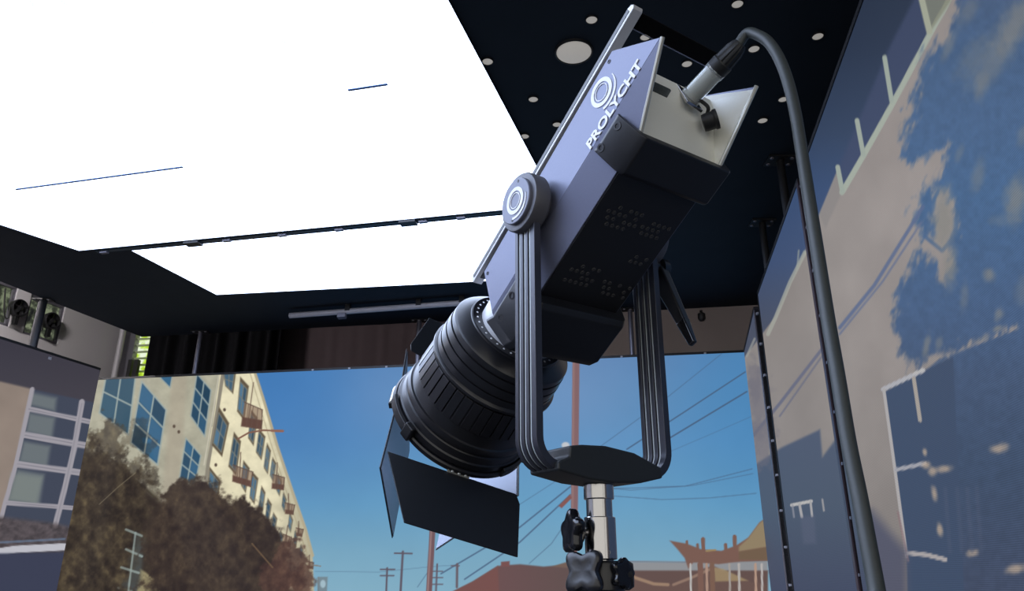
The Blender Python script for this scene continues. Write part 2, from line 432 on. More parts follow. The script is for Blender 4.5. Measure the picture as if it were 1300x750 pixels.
# dark seam strips (lifted tile edges) in the broad panel
for nm, (xa, ya, xb, yb, wd) in (('long', (20, 240.5, 232, 212, .006)), ('short', (442, 114.5, 492, 107, .006))):
    a = XY(at_height(xa, ya, Z_CE - .012)); b = XY(at_height(xb, yb, Z_CE - .012)); d = unit(b - a); n = V(-d[1], d[0], 0)
    o = G().prism([a + UP * (Z_CE - .014) - n * wd, b + UP * (Z_CE - .014) - n * wd, b + UP * (Z_CE - .014) + n * wd, a + UP * (Z_CE - .014) + n * wd], UP * .004).build('seam_strip', mat('seam_blue_' + nm, rgb(90, 120, 170), 0.6), smooth=0, base=(a + b) / 2 + UP * (Z_CE - .01))
    tag(o, 'thin dark blue seam strip, %s, on the broad white LED ceiling panel' % ('the longer one' if nm == 'long' else 'the shorter one'), 'seam strip', 'seam strips of the LED ceiling')
# dim diode patches of the broad panel
M_['dim'] = mat('dim_diodes', (0.1, 0.1, 0.1), 0.6, emit=rgb(196, 212, 236), emit_s=1.0)
for (px, py, L_) in ((95, 58, 12), (195, 31, 8), (105, 110, 12), (357, 50, 11), (40, 4, 8), (80, 2, 8)):
    g = G(); d0 = unit(XY(at_height(px + 10, py + 3, Z_CE - .01)) - XY(at_height(px, py, Z_CE - .01))); n0 = V(-d0[1], d0[0], 0)
    for k in range(3):
        q = XY(at_height(px + (k - 1) * 2.0, py + (k - 1) * 2.6, Z_CE - .0105)); h_ = L_ * .0011
        g.prism([q + UP * (Z_CE - .0112) - d0 * h_ - n0 * .0022, q + UP * (Z_CE - .0112) + d0 * h_ - n0 * .0022, q + UP * (Z_CE - .0112) + d0 * h_ + n0 * .0022, q + UP * (Z_CE - .0112) - d0 * h_ + n0 * .0022], UP * .0012)
    g.build('dim_diodes', 'dim', t_main, smooth=0)
# joining bar with clips in the slot between the two panels
ga = mFL * .97 + mFR * .03 + unit(RED) * .04; gb = (mFR + sBR) / 2
d = unit(gb - ga); n = V(-d[1], d[0], 0)
tj = G().prism([ga + UP * (Z_CE - .012) - n * .015, gb + UP * (Z_CE - .012) - n * .015, gb + UP * (Z_CE - .012) + n * .015, ga + UP * (Z_CE - .012) + n * .015], UP * .011).build('bar', mat('slot_bar', (0.03, 0.06, 0.09), 0.5), t_strip, smooth=0); tj.name = 'joining_bar'; tj['label'] = 'dark bar with clips between the two LED ceiling panels'
for px, py, kind in ((243, 306, 1), (130, 317, 0), (285, 301, 0), (358, 296, 0), (430, 289, 0), (519, 282, 1), (537, 279, 0), (585, 274, 0)):
    q = XY(at_height(px, py, Z_CE - .01)); q = ga + d * np.dot(q - ga, d)
    w = .05 if kind else .025
    G().box(q + UP * (Z_CE - .018), d * w, n * (.03 if kind else .012), UP * .008).build('clip', 'darkframe' if kind else 'rod', tj, smooth=0)

# pale round discs in the black ceiling
discs = [(751, 24, 7.2), (619, 77, 6.8), (677, 125, 6.0), (666, 172, 5.6), (707, 157, 5.4), (819, 46, 6.4), (872, 80, 6.4), (936, 4, 7.2),
         (1038, 45, 6.8), (957, 61, 6.8), (994, 125, 5.8), (968, 152, 6.0)]
where = ['past the large one, away from the white panel', 'at the white panel edge, level with the large one', 'between the large one and the white panel', 'at the white panel edge by the lamp bracket', 'beside the lamp housing',
         'seen through the lamp handle by the lettered plate', 'seen through the lamp handle by the cable plug', 'above the cable plug', 'nearest the blue LED wall',
         'behind the cable bend', 'half behind the hanging cable', 'by the tip of the lamp rear plate']
for (px, py, r), wtxt in zip(discs, where):
    p = at_height(px, py, Z_CE); p = V(p[0], p[1], Z_CE)
    zc = (p - CAM) @ V(0, ct, st); R = r * zc / F_PX
    t = thing('ceiling_disc', 'small pale ceiling disc ' + wtxt, 'ceiling disc', p, 'pale discs in the black ceiling')
    G().lathe(p, -UP, [(0.0, R), (.004, R * .98), (.005, R * .9), (.005, 0)], 24).build('lens', 'disc', t)
    G().lathe(p, -UP, [(0.0, R * 1.12), (.006, R * 1.10), (.007, R * 1.0), (.004, R * .99)], 24).build('rim', 'darkframe', t)
p = at_height(728.5, 65, Z_CE); p = V(p[0], p[1], Z_CE); zc = (p - CAM) @ V(0, ct, st); R = 22.5 * zc / F_PX
t = thing('ceiling_disc', 'large pale round disc in the black ceiling with a dark rim', 'ceiling disc', p)
G().lathe(p, -UP, [(0, R), (.006, R * .98), (.010, R * .9), (.012, 0)], 40).build('lens', 'disc', t)
G().lathe(p, -UP, [(0, R * 1.10), (.008, R * 1.08), (.010, R * 1.02), (.006, R * .99)], 40).build('rim', 'darkframe', t)

# grey pipe and hanging rods between the ceiling and the LED walls
def rod_thing(px, py, px2, py2, label, r, m, target, depth_shift=0.0):
    """vertical rod standing on an LED wall top, plate and screws under the ceiling"""
    P, d, n = target
    q = on_plane(px2, py2, P + UP * 0, n)
    x, y = q[0], q[1]
    t = thing('hanging_rod', label, 'rod', (x, y, H_LED), 'rods between the ceiling and the LED walls')
    G().rod(V(x, y, H_LED + .001), V(x, y, Z_CE - .006), r, 18).build('rod', m, t)
    G().box(V(x, y, Z_CE - .004), V(.07, 0, 0), V(0, .04, 0), V(0, 0, .004)).build('plate', 'darkframe', t)
    G().box(V(x, y, H_LED + .012), V(.035, 0, 0), V(0, .025, 0), V(0, 0, .011)).build('foot', m, t)
    for sx in (-.05, .0, .05):
        G().lathe(V(x + sx, y - .025, Z_CE - .008), -UP, [(0, .010), (.004, .008), (.006, 0)], 10).build('screw', 'pipe', t)
bwc = (bw0 - bwn * 0.04, bwd, bwn)
rod_thing(250, 415, 247, 472, 'grey rod above the back LED wall, over the pictured cream building', .017, 'rod', bwc)
rod_thing(533, 390, 530, 462, 'pinkish grey rod behind the barn door, crossing the end of the pale pipe', .020, 'rod', bwc)
rod_thing(805, 390, 803, 452, 'grey rod behind the far arm of the lamp yoke', .018, 'rod', bwc)
lwc = (lw0 - lwn * 0.04, lwd, lwn)
rod_thing(57, 355, 41, 441, 'thick dark rod on top of the left LED wall', .030, 'darkrod', lwc)
rwd3 = unit(rwp[2] - rwp[1]); rwn3 = V(-rwd3[1], rwd3[0], 0)
for py_, px_, lb in ((203, 990, 'nearer the cable'), (282, 967, 'nearer the corner')):
    q = at_height(px_, py_, Z_CE)
    t = thing('hanging_rod', 'black rod behind the right LED wall, %s, with shiny screws' % lb, 'rod', (q[0], q[1], 0), 'black rods behind the right LED wall')
    G().rod(V(q[0], q[1], 0.001), V(q[0], q[1], Z_CE - .006), .02, 16).build('rod', 'black', t)
    G().box(V(q[0], q[1], Z_CE - .004), V(.07, 0, 0), V(0, .05, 0), V(0, 0, .004)).build('plate', 'darkframe', t)
    for sx, sy in ((-.05, -.03), (.05, -.03), (-.05, .03), (.05, .03)):
        G().lathe(V(q[0] + sx, q[1] + sy, Z_CE - .008), -UP, [(0, .011), (.004, .009), (.006, 0)], 10).build('screw', 'rod', t)
# pale pipe on the far edge of the ceiling
pa = at_height(368, 400.5, Z_CE - .05); pb = at_height(598, 383.5, Z_CE - .05)
t = thing('ceiling_pipe', 'pale grey pipe clipped along the underside of the black ceiling', 'pipe', (pa + pb) / 2)
G().rod(pa, pb, .022, 18).build('pipe', 'pipe', t)
for f in (.33, .72, .95):
    q = pa + (pb - pa) * f
    G().box(q + UP * .024, unit(pb - pa) * .02, V(0, .028, 0), UP * .025).build('saddle', 'darkframe', t)
q = pa + (pb - pa) * .30
G().box(q - UP * .035, unit(pb - pa) * .035, V(0, .03, 0), UP * .018).build('coupler', 'rod', t, bevel=.006)
q = at_height(890, 394, Z_CE)
t = thing('ceiling_capsule', 'small black capsule hanging under the ceiling beside the clamp lever', 'capsule', (q[0], q[1], Z_CE))
G().rod(V(q[0], q[1], Z_CE - .02), V(q[0], q[1], Z_CE), .012).build('stem', 'black', t)
G().lathe(V(q[0], q[1], Z_CE - .09), UP, [(0, 0), (.004, .02), (.02, .03), (.06, .03), (.07, .018), (.075, .012)], 20).build('capsule', 'black', t)

# ================================================================== PICTURES ON THE LED WALLS
# Each wall plays one still picture.  It is drawn in the picture's own coordinates (PX, PY) and laid
# flat on the wall through a fixed perspective mapping, stored as a colour attribute on the wall face.
def pic_xy(P):
    d = P - CAM
    zc = d[:, 1] * ct + d[:, 2] * st; yc = -d[:, 1] * st + d[:, 2] * ct
    zc = np.maximum(zc, 0.05)
    return 650 + F_PX * d[:, 0] / zc, 375 - F_PX * yc / zc
def _hash(ix, iy, seed):
    h = np.sin(ix * 127.1 + iy * 311.7 + seed * 74.7) * 43758.5453
    return h - np.floor(h)
def vnoise(x, y, seed=0):
    ix, iy = np.floor(x), np.floor(y); fx, fy = x - ix, y - iy
    fx = fx * fx * (3 - 2 * fx); fy = fy * fy * (3 - 2 * fy)
    a, b = _hash(ix, iy, seed), _hash(ix + 1, iy, seed); c, d = _hash(ix, iy + 1, seed), _hash(ix + 1, iy + 1, seed)
    return (a * (1 - fx) + b * fx) * (1 - fy) + (c * (1 - fx) + d * fx) * fy
def fbm(x, y, oct=4, seed=0):
    s = 0; a = 0.5; t = 0
    for k in range(oct):
        s = s + a * vnoise(x * 2 ** k, y * 2 ** k, seed + k * 13); t += a; a *= 0.55
    return s / t
def sstep(a, b, x):
    t = np.clip((x - a) / (b - a), 0, 1); return t * t * (3 - 2 * t)

class Pic:
    def __init__(s, x, y): s.x = x; s.y = y; s.c = np.zeros((len(x), 3))
    def fill(s, f): s.c[:] = f
    def blend(s, idx, m, colr):
        colr = np.asarray(colr, float)
        if colr.ndim == 2: colr = colr[idx] if len(colr) == len(s.x) else colr
        s.c[idx] = s.c[idx] * (1 - m[:, None]) + colr * m[:, None]
    def _sel(s, pts, pad):
        p = np.array(pts, float)
        return np.nonzero((s.x > p[:, 0].min() - pad) & (s.x < p[:, 0].max() + pad) & (s.y > p[:, 1].min() - pad) & (s.y < p[:, 1].max() + pad))[0]
    def sdf(s, pts, idx):
        x, y = s.x[idx], s.y[idx]; d = np.full(len(idx), 1e9); ins = np.zeros(len(idx), bool)
        n = len(pts)
        for i in range(n):
            (ax, ay), (bx, by) = pts[i], pts[(i + 1) % n]
            ex, ey = bx - ax, by - ay; t = np.clip(((x - ax) * ex + (y - ay) * ey) / (ex * ex + ey * ey + 1e-9), 0, 1)
            d = np.minimum(d, np.hypot(x - ax - t * ex, y - ay - t * ey))
            c = ((ay > y) != (by > y)); xi = ax + (y - ay) * ex / (ey if abs(ey) > 1e-9 else 1e-9)
            ins ^= c & (x < xi)
        return np.where(ins, -d, d)
    def poly(s, pts, colr, soft=1.4, alpha=1.0, rag=0, ragscale=10, seed=0):
        idx = s._sel(pts, soft + rag + 2)
        if not len(idx): return
        d = s.sdf(pts, idx)
        if rag: d = d + rag * (fbm(s.x[idx] / ragscale, s.y[idx] / ragscale, 4, seed) - 0.5) * 2
        s.blend(idx, alpha * (1 - sstep(-soft, soft, d)), colr)
    def line(s, pts, w, colr, soft=1.3, alpha=1.0):
        idx = s._sel(pts, w + soft + 2)
        if not len(idx): return
        x, y = s.x[idx], s.y[idx]; d = np.full(len(idx), 1e9)
        for (ax, ay), (bx, by) in zip(pts[:-1], pts[1:]):
            ex, ey = bx - ax, by - ay; t = np.clip(((x - ax) * ex + (y - ay) * ey) / (ex * ex + ey * ey + 1e-9), 0, 1)
            d = np.minimum(d, np.hypot(x - ax - t * ex, y - ay - t * ey))
        s.blend(idx, alpha * (1 - sstep(w / 2 - soft / 2, w / 2 + soft / 2, d)), colr)
    def blob(s, cx, cy, rx, ry, colr, rag=0.5, scale=12, seed=0, soft=0.12, alpha=1.0, rot=0.0):
        k = 1.3 + rag; R = max(rx, ry) * k
        idx = np.nonzero((abs(s.x - cx) < R) & (abs(s.y - cy) < R))[0]
        if not len(idx): return
        dx, dy = s.x[idx] - cx, s.y[idx] - cy
        if rot: dx, dy = dx * cos(rot) + dy * sin(rot), -dx * sin(rot) + dy * cos(rot)
        d = np.hypot(dx / rx, dy / ry) + rag * (fbm(s.x[idx] / scale, s.y[idx] / scale, 5, seed) - 0.5) * 2
        s.blend(idx, alpha * (1 - sstep(1 - soft, 1 + soft, d)), colr)
def C3(*c): return np.array(c, float)
def ramp(v, stops):
    xs = [a for a, _ in stops]; return np.stack([np.interp(v, xs, [c[i] for _, c in stops]) for i in range(3)], 1)

def quad_window(p, q, glass, frame, nx=2, ny=3, w=1.4, rnd=0):
    """q: TL, TR, BR, BL of a slanted window"""
    q = [np.array(v, float) for v in q]
    p.poly(q, glass, 1.4)
    B = lambda u, v: (q[0] * (1 - u) + q[1] * u) * (1 - v) + (q[3] * (1 - u) + q[2] * u) * v
    k = 0
    for i in range(nx):
        for j in range(ny):
            r = _hash(np.array([float(i)]), np.array([float(j)]), rnd)[0]
            g = glass * (0.75 + 0.5 * r)
            p.poly([B(i / nx + .03, j / ny + .03), B((i + 1) / nx - .03, j / ny + .03), B((i + 1) / nx - .03, (j + 1) / ny - .03), B(i / nx + .03, (j + 1) / ny - .03)], g, 1.2)
    for i in range(nx + 1): p.line([B(i / nx, 0), B(i / nx, 1)], w, frame, 1.3, .9)
    for j in range(ny + 1): p.line([B(0, j / ny), B(1, j / ny)], w, frame, 1.3, .9)

def feather(p, pts, colr, rag, soft):
    """soft leafy edge: the noise is drawn out along the slant of the leaves"""
    idx = p._sel(pts, rag * 2 + soft + 4)
    if not len(idx): return
    d = p.sdf(pts, idx); x, y = p.x[idx], p.y[idx]
    a_ = x * .92 + y * .38; b_ = -x * .38 + y * .92
    n = fbm(a_ / 5.5, b_ / 17, 4, 41) + .6 * fbm(x / 22, y / 22, 3, 17) - .8
    p.blend(idx, 1 - sstep(-soft, soft, d + rag * 2.4 * n), colr)

def paint_back(x, y):
    p = Pic(x, y)
    sky = ramp(y, [(440, C3(92, 130, 176)), (500, C3(92, 138, 182)), (560, C3(92, 143, 188)), (640, C3(102, 156, 192)), (700, C3(118, 164, 190)), (760, C3(130, 172, 192))])
    k = sstep(640, 330, x)[:, None] * sstep(720, 470, y)[:, None]
    sky = sky * (1 - k) + C3(66, 122, 182) * k
    k = sstep(800, 960, x)[:, None] * sstep(760, 480, y)[:, None]
    sky = sky * (1 - .6 * k) + C3(66, 130, 182) * .6 * k
    k = (np.exp(-((x - 720) / 90) ** 2 - ((y - 500) / 70) ** 2) + .7 * np.exp(-((x - 490) / 60) ** 2 - ((y - 500) / 60) ** 2))[:, None]
    sky = sky * (1 - .45 * k) + C3(122, 150, 194) * .45 * k
    p.fill(sky * (1 + .03 * (fbm(x / 40, y / 40, 3, 3) - .5))[:, None])
    # ---- wires
    wc = C3(70, 92, 120)
    for pts, w, al in (([(796, 570), (870, 522), (946, 472)], 1.8, .8), ([(760, 622), (850, 556), (948, 497)], 2.0, .85), ([(763, 566), (840, 510), (916, 449)], 1.2, .45), ([(846, 575), (900, 552), (955, 528)], 1.2, .3),
                       ([(720, 612), (780, 620), (870, 617), (955, 595)], 1.4, .5), ([(740, 616), (800, 622), (880, 616), (956, 601)], 1.2, .45), ([(760, 628), (840, 634), (900, 632), (960, 626)], 1.3, .5),
                       ([(726, 616), (660, 669), (560, 728)], 2.0, .75), ([(724, 628), (660, 688), (590, 735)], 2.0, .75), ([(722, 600), (660, 640)], 1.2, .4), ([(724, 655), (700, 690), (672, 715)], 1.4, .45),
                       ([(400, 725), (480, 726), (548, 719), (580, 717)], 1.0, .35), ([(548, 719), (530, 745)], 1.2, .5)):
        p.line(pts, w, wc, 1.0, al)
    # ---- building
    roof = [(322, 468), (334, 505), (352, 566), (372, 626), (388, 672), (397, 705), (399, 760), (60, 760), (60, 468)]
    tex = (0.90 + .22 * fbm(x / 14, y / 14, 4, 5))[:, None]
    bcol = np.where((x < 280 - (y - 470) * .15)[:, None], C3(170, 167, 148), C3(222, 214, 182)) * tex
    bcol = bcol * (1 - .22 * sstep(330, 400, x)[:, None])
    p.poly(roof, bcol, 1.0)
    p.line([(322, 468), (334, 505), (352, 566), (372, 626), (388, 672), (397, 705)], 3.5, C3(176, 166, 138), 1.2)
    p.line([(317, 472), (345, 566), (365, 628), (392, 710)], 1.2, C3(168, 156, 126), 1.0, .7)
    p.line([(284, 468), (276, 520), (264, 590), (258, 640)], 4.5, C3(138, 132, 118), 1.4)
    p.line([(279, 468), (271, 520), (259, 590)], 1.5, C3(196, 190, 172), 1.0)
    p.line([(228, 470), (222, 560), (214, 640)], 20, C3(166, 154, 136), 8, .5)
    G1, FR = C3(46, 84, 112), C3(158, 168, 162)
    quad_window(p, [(136, 470), (172, 478), (163, 552), (126, 524)], C3(54, 86, 106), FR, 2, 2, 2.0, 1)
    quad_window(p, [(180, 484), (211, 520), (200, 590), (166, 562)], G1, FR, 2, 3, 2.0, 2)
    quad_window(p, [(206, 470), (220, 470), (216, 492), (204, 480)], G1, FR, 1, 1, 1.5, 2)
    quad_window(p, [(250, 474), (268, 495), (260, 554), (242, 528)], G1, FR, 2, 3, 1.6, 3)
    quad_window(p, [(236, 556), (255, 578), (247, 618), (228, 606)], G1, FR, 2, 3, 1.6, 4)
    G2, F2 = C3(70, 100, 122), C3(126, 124, 110)
    DK = C3(96, 84, 66)
    wins = [[(278, 516), (291, 537), (282, 580), (269, 565)], [(283, 470), (300, 470), (296, 500), (286, 490)], [(305, 478), (316, 490), (310, 534), (301, 522)],
            [(297, 548), (306, 560), (300, 604), (290, 592)], [(266, 592), (280, 610), (276, 640), (263, 622)], [(319, 520), (327, 530), (322, 566), (315, 556)], [(329, 544), (337, 554), (332, 584), (325, 574)],
            [(339, 562), (344, 572), (340, 602), (335, 594)], [(346, 580), (351, 588), (347, 612), (343, 604)], [(309, 584), (317, 594), (312, 626), (306, 616)], [(320, 598), (328, 607), (323, 640), (317, 632)], [(332, 616), (337, 625), (333, 654), (328, 646)],
            [(340, 632), (345, 640), (341, 664), (337, 656)], [(353, 600), (358, 612), (355, 630), (351, 622)], [(360, 624), (364, 634), (361, 650), (358, 642)], [(347, 650), (352, 658), (349, 676), (345, 668)], [(300, 636), (309, 648), (306, 668), (297, 655)],
            [(368, 650), (372, 660), (369, 676), (366, 668)], [(356, 672), (360, 680), (357, 696), (354, 688)], [(375, 672), (378, 680), (376, 694), (373, 688)], [(382, 690), (385, 698), (383, 710), (380, 704)]]
    for k, q in enumerate(wins):
        q = [np.array(v, float) for v in q]
        p.poly(q, DK, 1.0); c = sum(q) / 4
        quad_window(p, [c + (v - c) * .78 + np.array([-.6, .4]) for v in q], G2, F2, 2 if k < 12 else 1, 2, 1.0, k)
    for q in ([(310, 510), (333, 520), (332, 545), (306, 541)], [(296, 590), (321, 599), (318, 618), (295, 611)], [(346, 602), (361, 606), (360, 622), (345, 620)], [(362, 638), (374, 641), (372, 653), (362, 652)], [(376, 670), (385, 672), (383, 681), (376, 680)], [(360, 678), (370, 682), (368, 694), (358, 692)], [(390, 712), (398, 714), (397, 722), (390, 721)]):
        q = [np.array(v, float) for v in q]; h = q[3] - q[0]
        p.poly(q, C3(120, 92, 76), 1.2, .55)
        p.poly([q[3] - h * .38, q[2] - h * .38, q[2], q[3]], C3(94, 66, 56), 1.2, .95)
        p.line([q[0], q[1]], 1.2, C3(92, 72, 62), 1.0); p.line([q[1], q[2]], 1.2, C3(92, 72, 62), 1.0)
        for f in (.25, .5, .75): p.line([q[0] * (1 - f) + q[1] * f, q[3] * (1 - f) + q[2] * f], .9, C3(98, 78, 66), 1.0, .8)
        p.line([q[0] + (q[1] - q[0]) * .35 - h * .9, q[0] + (q[1] - q[0]) * .35 + h * .6], 1.4, C3(88, 66, 56), 1.0, .8)
    p.line([(302, 557), (316, 549), (334, 546), (359, 547)], 2.2, C3(128, 92, 76), 1.0); p.line([(345, 546.5), (359, 547)], 3.2, C3(140, 98, 82), 1.0)
    for d in ((285, 520), (221, 541), (227, 548), (274, 590), (313, 640)): p.blob(d[0], d[1], 1.8, 2.2, C3(88, 74, 62), 0, soft=.4)
    p.line([(128, 572), (150, 590), (200, 634)], 2.5, C3(100, 96, 70), 1.2, .8)
    # ---- dark street level behind the trees
    p.poly([(60, 600), (128, 572), (200, 634), (262, 660), (300, 690), (330, 760), (60, 760)], C3(50, 40, 34), 6, .95)
    p.poly([(170, 672), (182, 680), (176, 760), (150, 760)], C3(70, 74, 76), 3, .9)
    for (a_, b_) in (((160, 672), (180, 680)), ((160, 697), (180, 706)), ((154, 720), (176, 727)), ((150, 746), (172, 752))): p.line([a_, b_], 3, C3(160, 172, 168), 1.4, .8)
    p.line([(172, 676), (163, 750)], 2.4, C3(160, 172, 168), 1.2, .8)
    p.poly([(178, 722), (215, 745), (212, 762), (172, 762)], C3(150, 140, 106), 2)
    # ---- trees
    n1 = fbm(x / 9, y / 11, 5, 21); n2 = fbm(x / 4.5, y / 5, 3, 44)
    def leafcol(a_, b_): return a_ + (b_ - a_) * np.clip((n1 - .25) * 1.7, 0, 1)[:, None] * (0.55 + .9 * n2)[:, None]
    tr = leafcol(C3(46, 36, 33), C3(78, 65, 52)); tr2 = leafcol(C3(42, 34, 29), C3(92, 80, 60))
    for (cx, cy, rx, ry, al, rg) in ((150, 620, 30, 34, .8, 1.2), (110, 640, 46, 66, .95, .7), (118, 712, 60, 64, 1, .5), (135, 560, 20, 22, .65, 1.3), (175, 600, 26, 18, .6, 1.4), (160, 655, 34, 34, .9, .8), (100, 590, 26, 40, .8, .9), (178, 560, 14, 20, .35, 1.6), (192, 625, 14, 14, .5, 1.4)):
        p.blob(cx, cy, rx, ry, tr2, rg, 13, int(cx), .25, al)
    p.poly([(172, 676), (184, 684), (178, 745), (162, 745)], C3(74, 78, 76), 4, .55)
    for (a_, b_) in (((160, 672), (180, 680)), ((160, 697), (180, 706)), ((154, 720), (176, 727))): p.line([a_, b_], 3, C3(150, 164, 160), 1.4, .7)
    p.line([(172, 676), (163, 750)], 2.4, C3(150, 164, 160), 1.2, .7)
    for (cx, cy, rx, ry) in ((250, 700, 58, 66), (225, 668, 34, 40), (256, 640, 32, 30), (290, 670, 36, 40), (215, 710, 30, 50), (310, 710, 40, 50), (330, 700, 28, 42), (236, 632, 26, 22), (280, 745, 90, 30), (345, 715, 26, 40), (318, 672, 24, 30)):
        p.blob(cx, cy, rx, ry, tr, .55, 10, int(cx) + 3, .2)
    red = leafcol(C3(66, 46, 42), C3(100, 74, 62))
    for (cx, cy, rx, ry) in ((368, 720, 22, 34), (384, 738, 16, 22), (352, 735, 24, 24)): p.blob(cx, cy, rx, ry, red, .5, 9, int(cx), .15, .85)
    p.line([(126, 640), (150, 618), (172, 600)], 1.2, C3(120, 110, 90), 1, .7); p.line([(320, 690), (346, 720)], 1.6, C3(120, 96, 70), 1, .8)
    # ---- street furniture far down the road
    p.line([(404, 733), (404, 750)], 2, C3(120, 130, 134), 1); p.poly([(404, 732), (416, 732), (415, 752), (403, 752)], C3(112, 124, 130), 1, .8); p.blob(410, 741, 3.4, 5, C3(160, 185, 196), 0, soft=.3)
    p.line([(397, 717), (407, 718.5)], 1.5, C3(130, 120, 110), 1)
    pc = C3(92, 84, 96)
    p.line([(511.5, 700), (508, 760)], 2.8, pc); p.line([(501, 702), (523, 702.5)], 2.0, pc)
    p.line([(491.5, 721), (490, 760)], 2.4, pc); p.line([(483, 722.5), (501, 722.5)], 1.8, pc); p.line([(483, 730.5), (500, 730.5)], 1.8, pc)
    p.line([(555, 716), (553, 760)], 2.2, C3(96, 88, 100)); 
    for yy in (725, 733, 741.5): p.line([(549, yy), (562, yy)], 1.4, C3(96, 88, 100))
    p.line([(580.5, 716), (580, 745)], 3, C3(100, 88, 96)); p.line([(573, 718), (583, 718)], 1.6, C3(100, 88, 96))
    p.line([(551, 640), (544, 760)], 7.5, C3(112, 84, 88), 1.2); p.line([(549.5, 640), (542.5, 760)], 2.0, C3(146, 118, 118), 1.2)
    # big pole
    p.line([(731.5, 440), (729.5, 620), (727.5, 760)], 9, C3(128, 98, 100), 1.4); p.line([(728.5, 440), (726, 760)], 2.5, C3(146, 116, 114), 1.4, .8)
    p.blob(718, 565, 5, 4, C3(190, 194, 200), 0, soft=.3); p.poly([(709, 642), (724, 627), (726, 632), (713, 645)], C3(130, 84, 80), 1)
    # ---- roofs
    p.poly([(556, 760), (600, 738), (632, 718), (660, 716), (690, 719), (726, 716), (800, 724), (800, 760)], ramp(x, [(560, C3(112, 78, 76)), (640, C3(104, 78, 78)), (720, C3(96, 78, 76))]), 1.4)
    p.poly([(556, 760), (600, 738), (632, 718), (634, 760)], C3(116, 78, 74), 1.4); p.poly([(636, 713), (647, 712), (647, 719), (636, 719)], C3(118, 78, 76), 1)
    p.poly([(700, 719), (720, 713), (736, 717), (736, 722)], C3(112, 92, 82), 1.2)
    p.poly([(792, 722), (800, 713), (880, 713), (975, 712), (975, 728), (796, 728)], C3(140, 142, 146), 2); p.line([(800, 712.5), (880, 713.5)], 2, C3(120, 130, 142), 1.2)
    p.poly([(790, 724), (975, 724), (975, 770), (790, 770)], C3(98, 78, 74), 1.5)
    p.poly([(788, 722), (806, 731), (836, 741), (855, 742), (875, 734), (890, 722), (906, 718), (925, 728), (950, 738), (972, 742), (972, 762), (788, 762)], C3(104, 82, 76), 1.6, .9)
    p.line([(788, 722), (806, 733), (830, 741), (848, 742)], 4, C3(164, 136, 112), 1.8, .8); p.line([(855, 742), (878, 733), (900, 723)], 3.5, C3(150, 124, 108), 1.8, .8)
    p.poly([(906, 720), (918, 722), (950, 737), (908, 738)], C3(158, 138, 104), 1.4, .8)
    sc = C3(120, 90, 80)
    p.poly([(850, 686), (872, 690), (890, 697), (916, 699), (935, 692), (950, 682), (964, 663), (975, 655), (975, 712), (940, 713), (928, 714), (912, 716), (886, 714), (880, 714), (874, 722), (869, 708), (860, 697)], sc, 1.2)
    p.poly([(938, 694), (950, 683), (964, 664), (975, 656), (975, 694), (950, 698), (938, 700)], C3(142, 126, 100), 1.8)
    p.poly([(938, 700), (975, 694), (975, 711), (938, 710)], C3(112, 92, 74), 1.6)
    p.line([(897, 699), (908, 698)], 2.5, C3(150, 128, 92), 1)
    for (xx, y0, y1, w, c) in ((892.5, 684, 698, 5, sc), (885.5, 691, 697, 3.5, sc), (872, 687, 695, 3, sc), (932.5, 681, 692, 5, sc), (921, 691, 697, 4, sc)): p.line([(xx, y0), (xx + .5, y1)], w, c, 1)
    for (xx, c, w) in ((876.5, C3(186, 184, 182), 2.4), (889, sc, 7), (897, C3(170, 140, 124), 3), (904, C3(120, 92, 78), 6), (926, C3(160, 152, 146), 2.6), (938, C3(176, 170, 166), 3), (959, C3(176, 146, 128), 3), (967, C3(180, 174, 172), 2.6)):
        p.line([(xx, 716), (xx + 1, 762)], w, c, 1)
    p.poly([(-900, 757), (2600, 757), (2600, 4000), (-900, 4000)], C3(104, 98, 94) * (.9 + .2 * fbm(x / 12, y / 6, 3, 2))[:, None], 2)   # road below the skyline
    return p.c

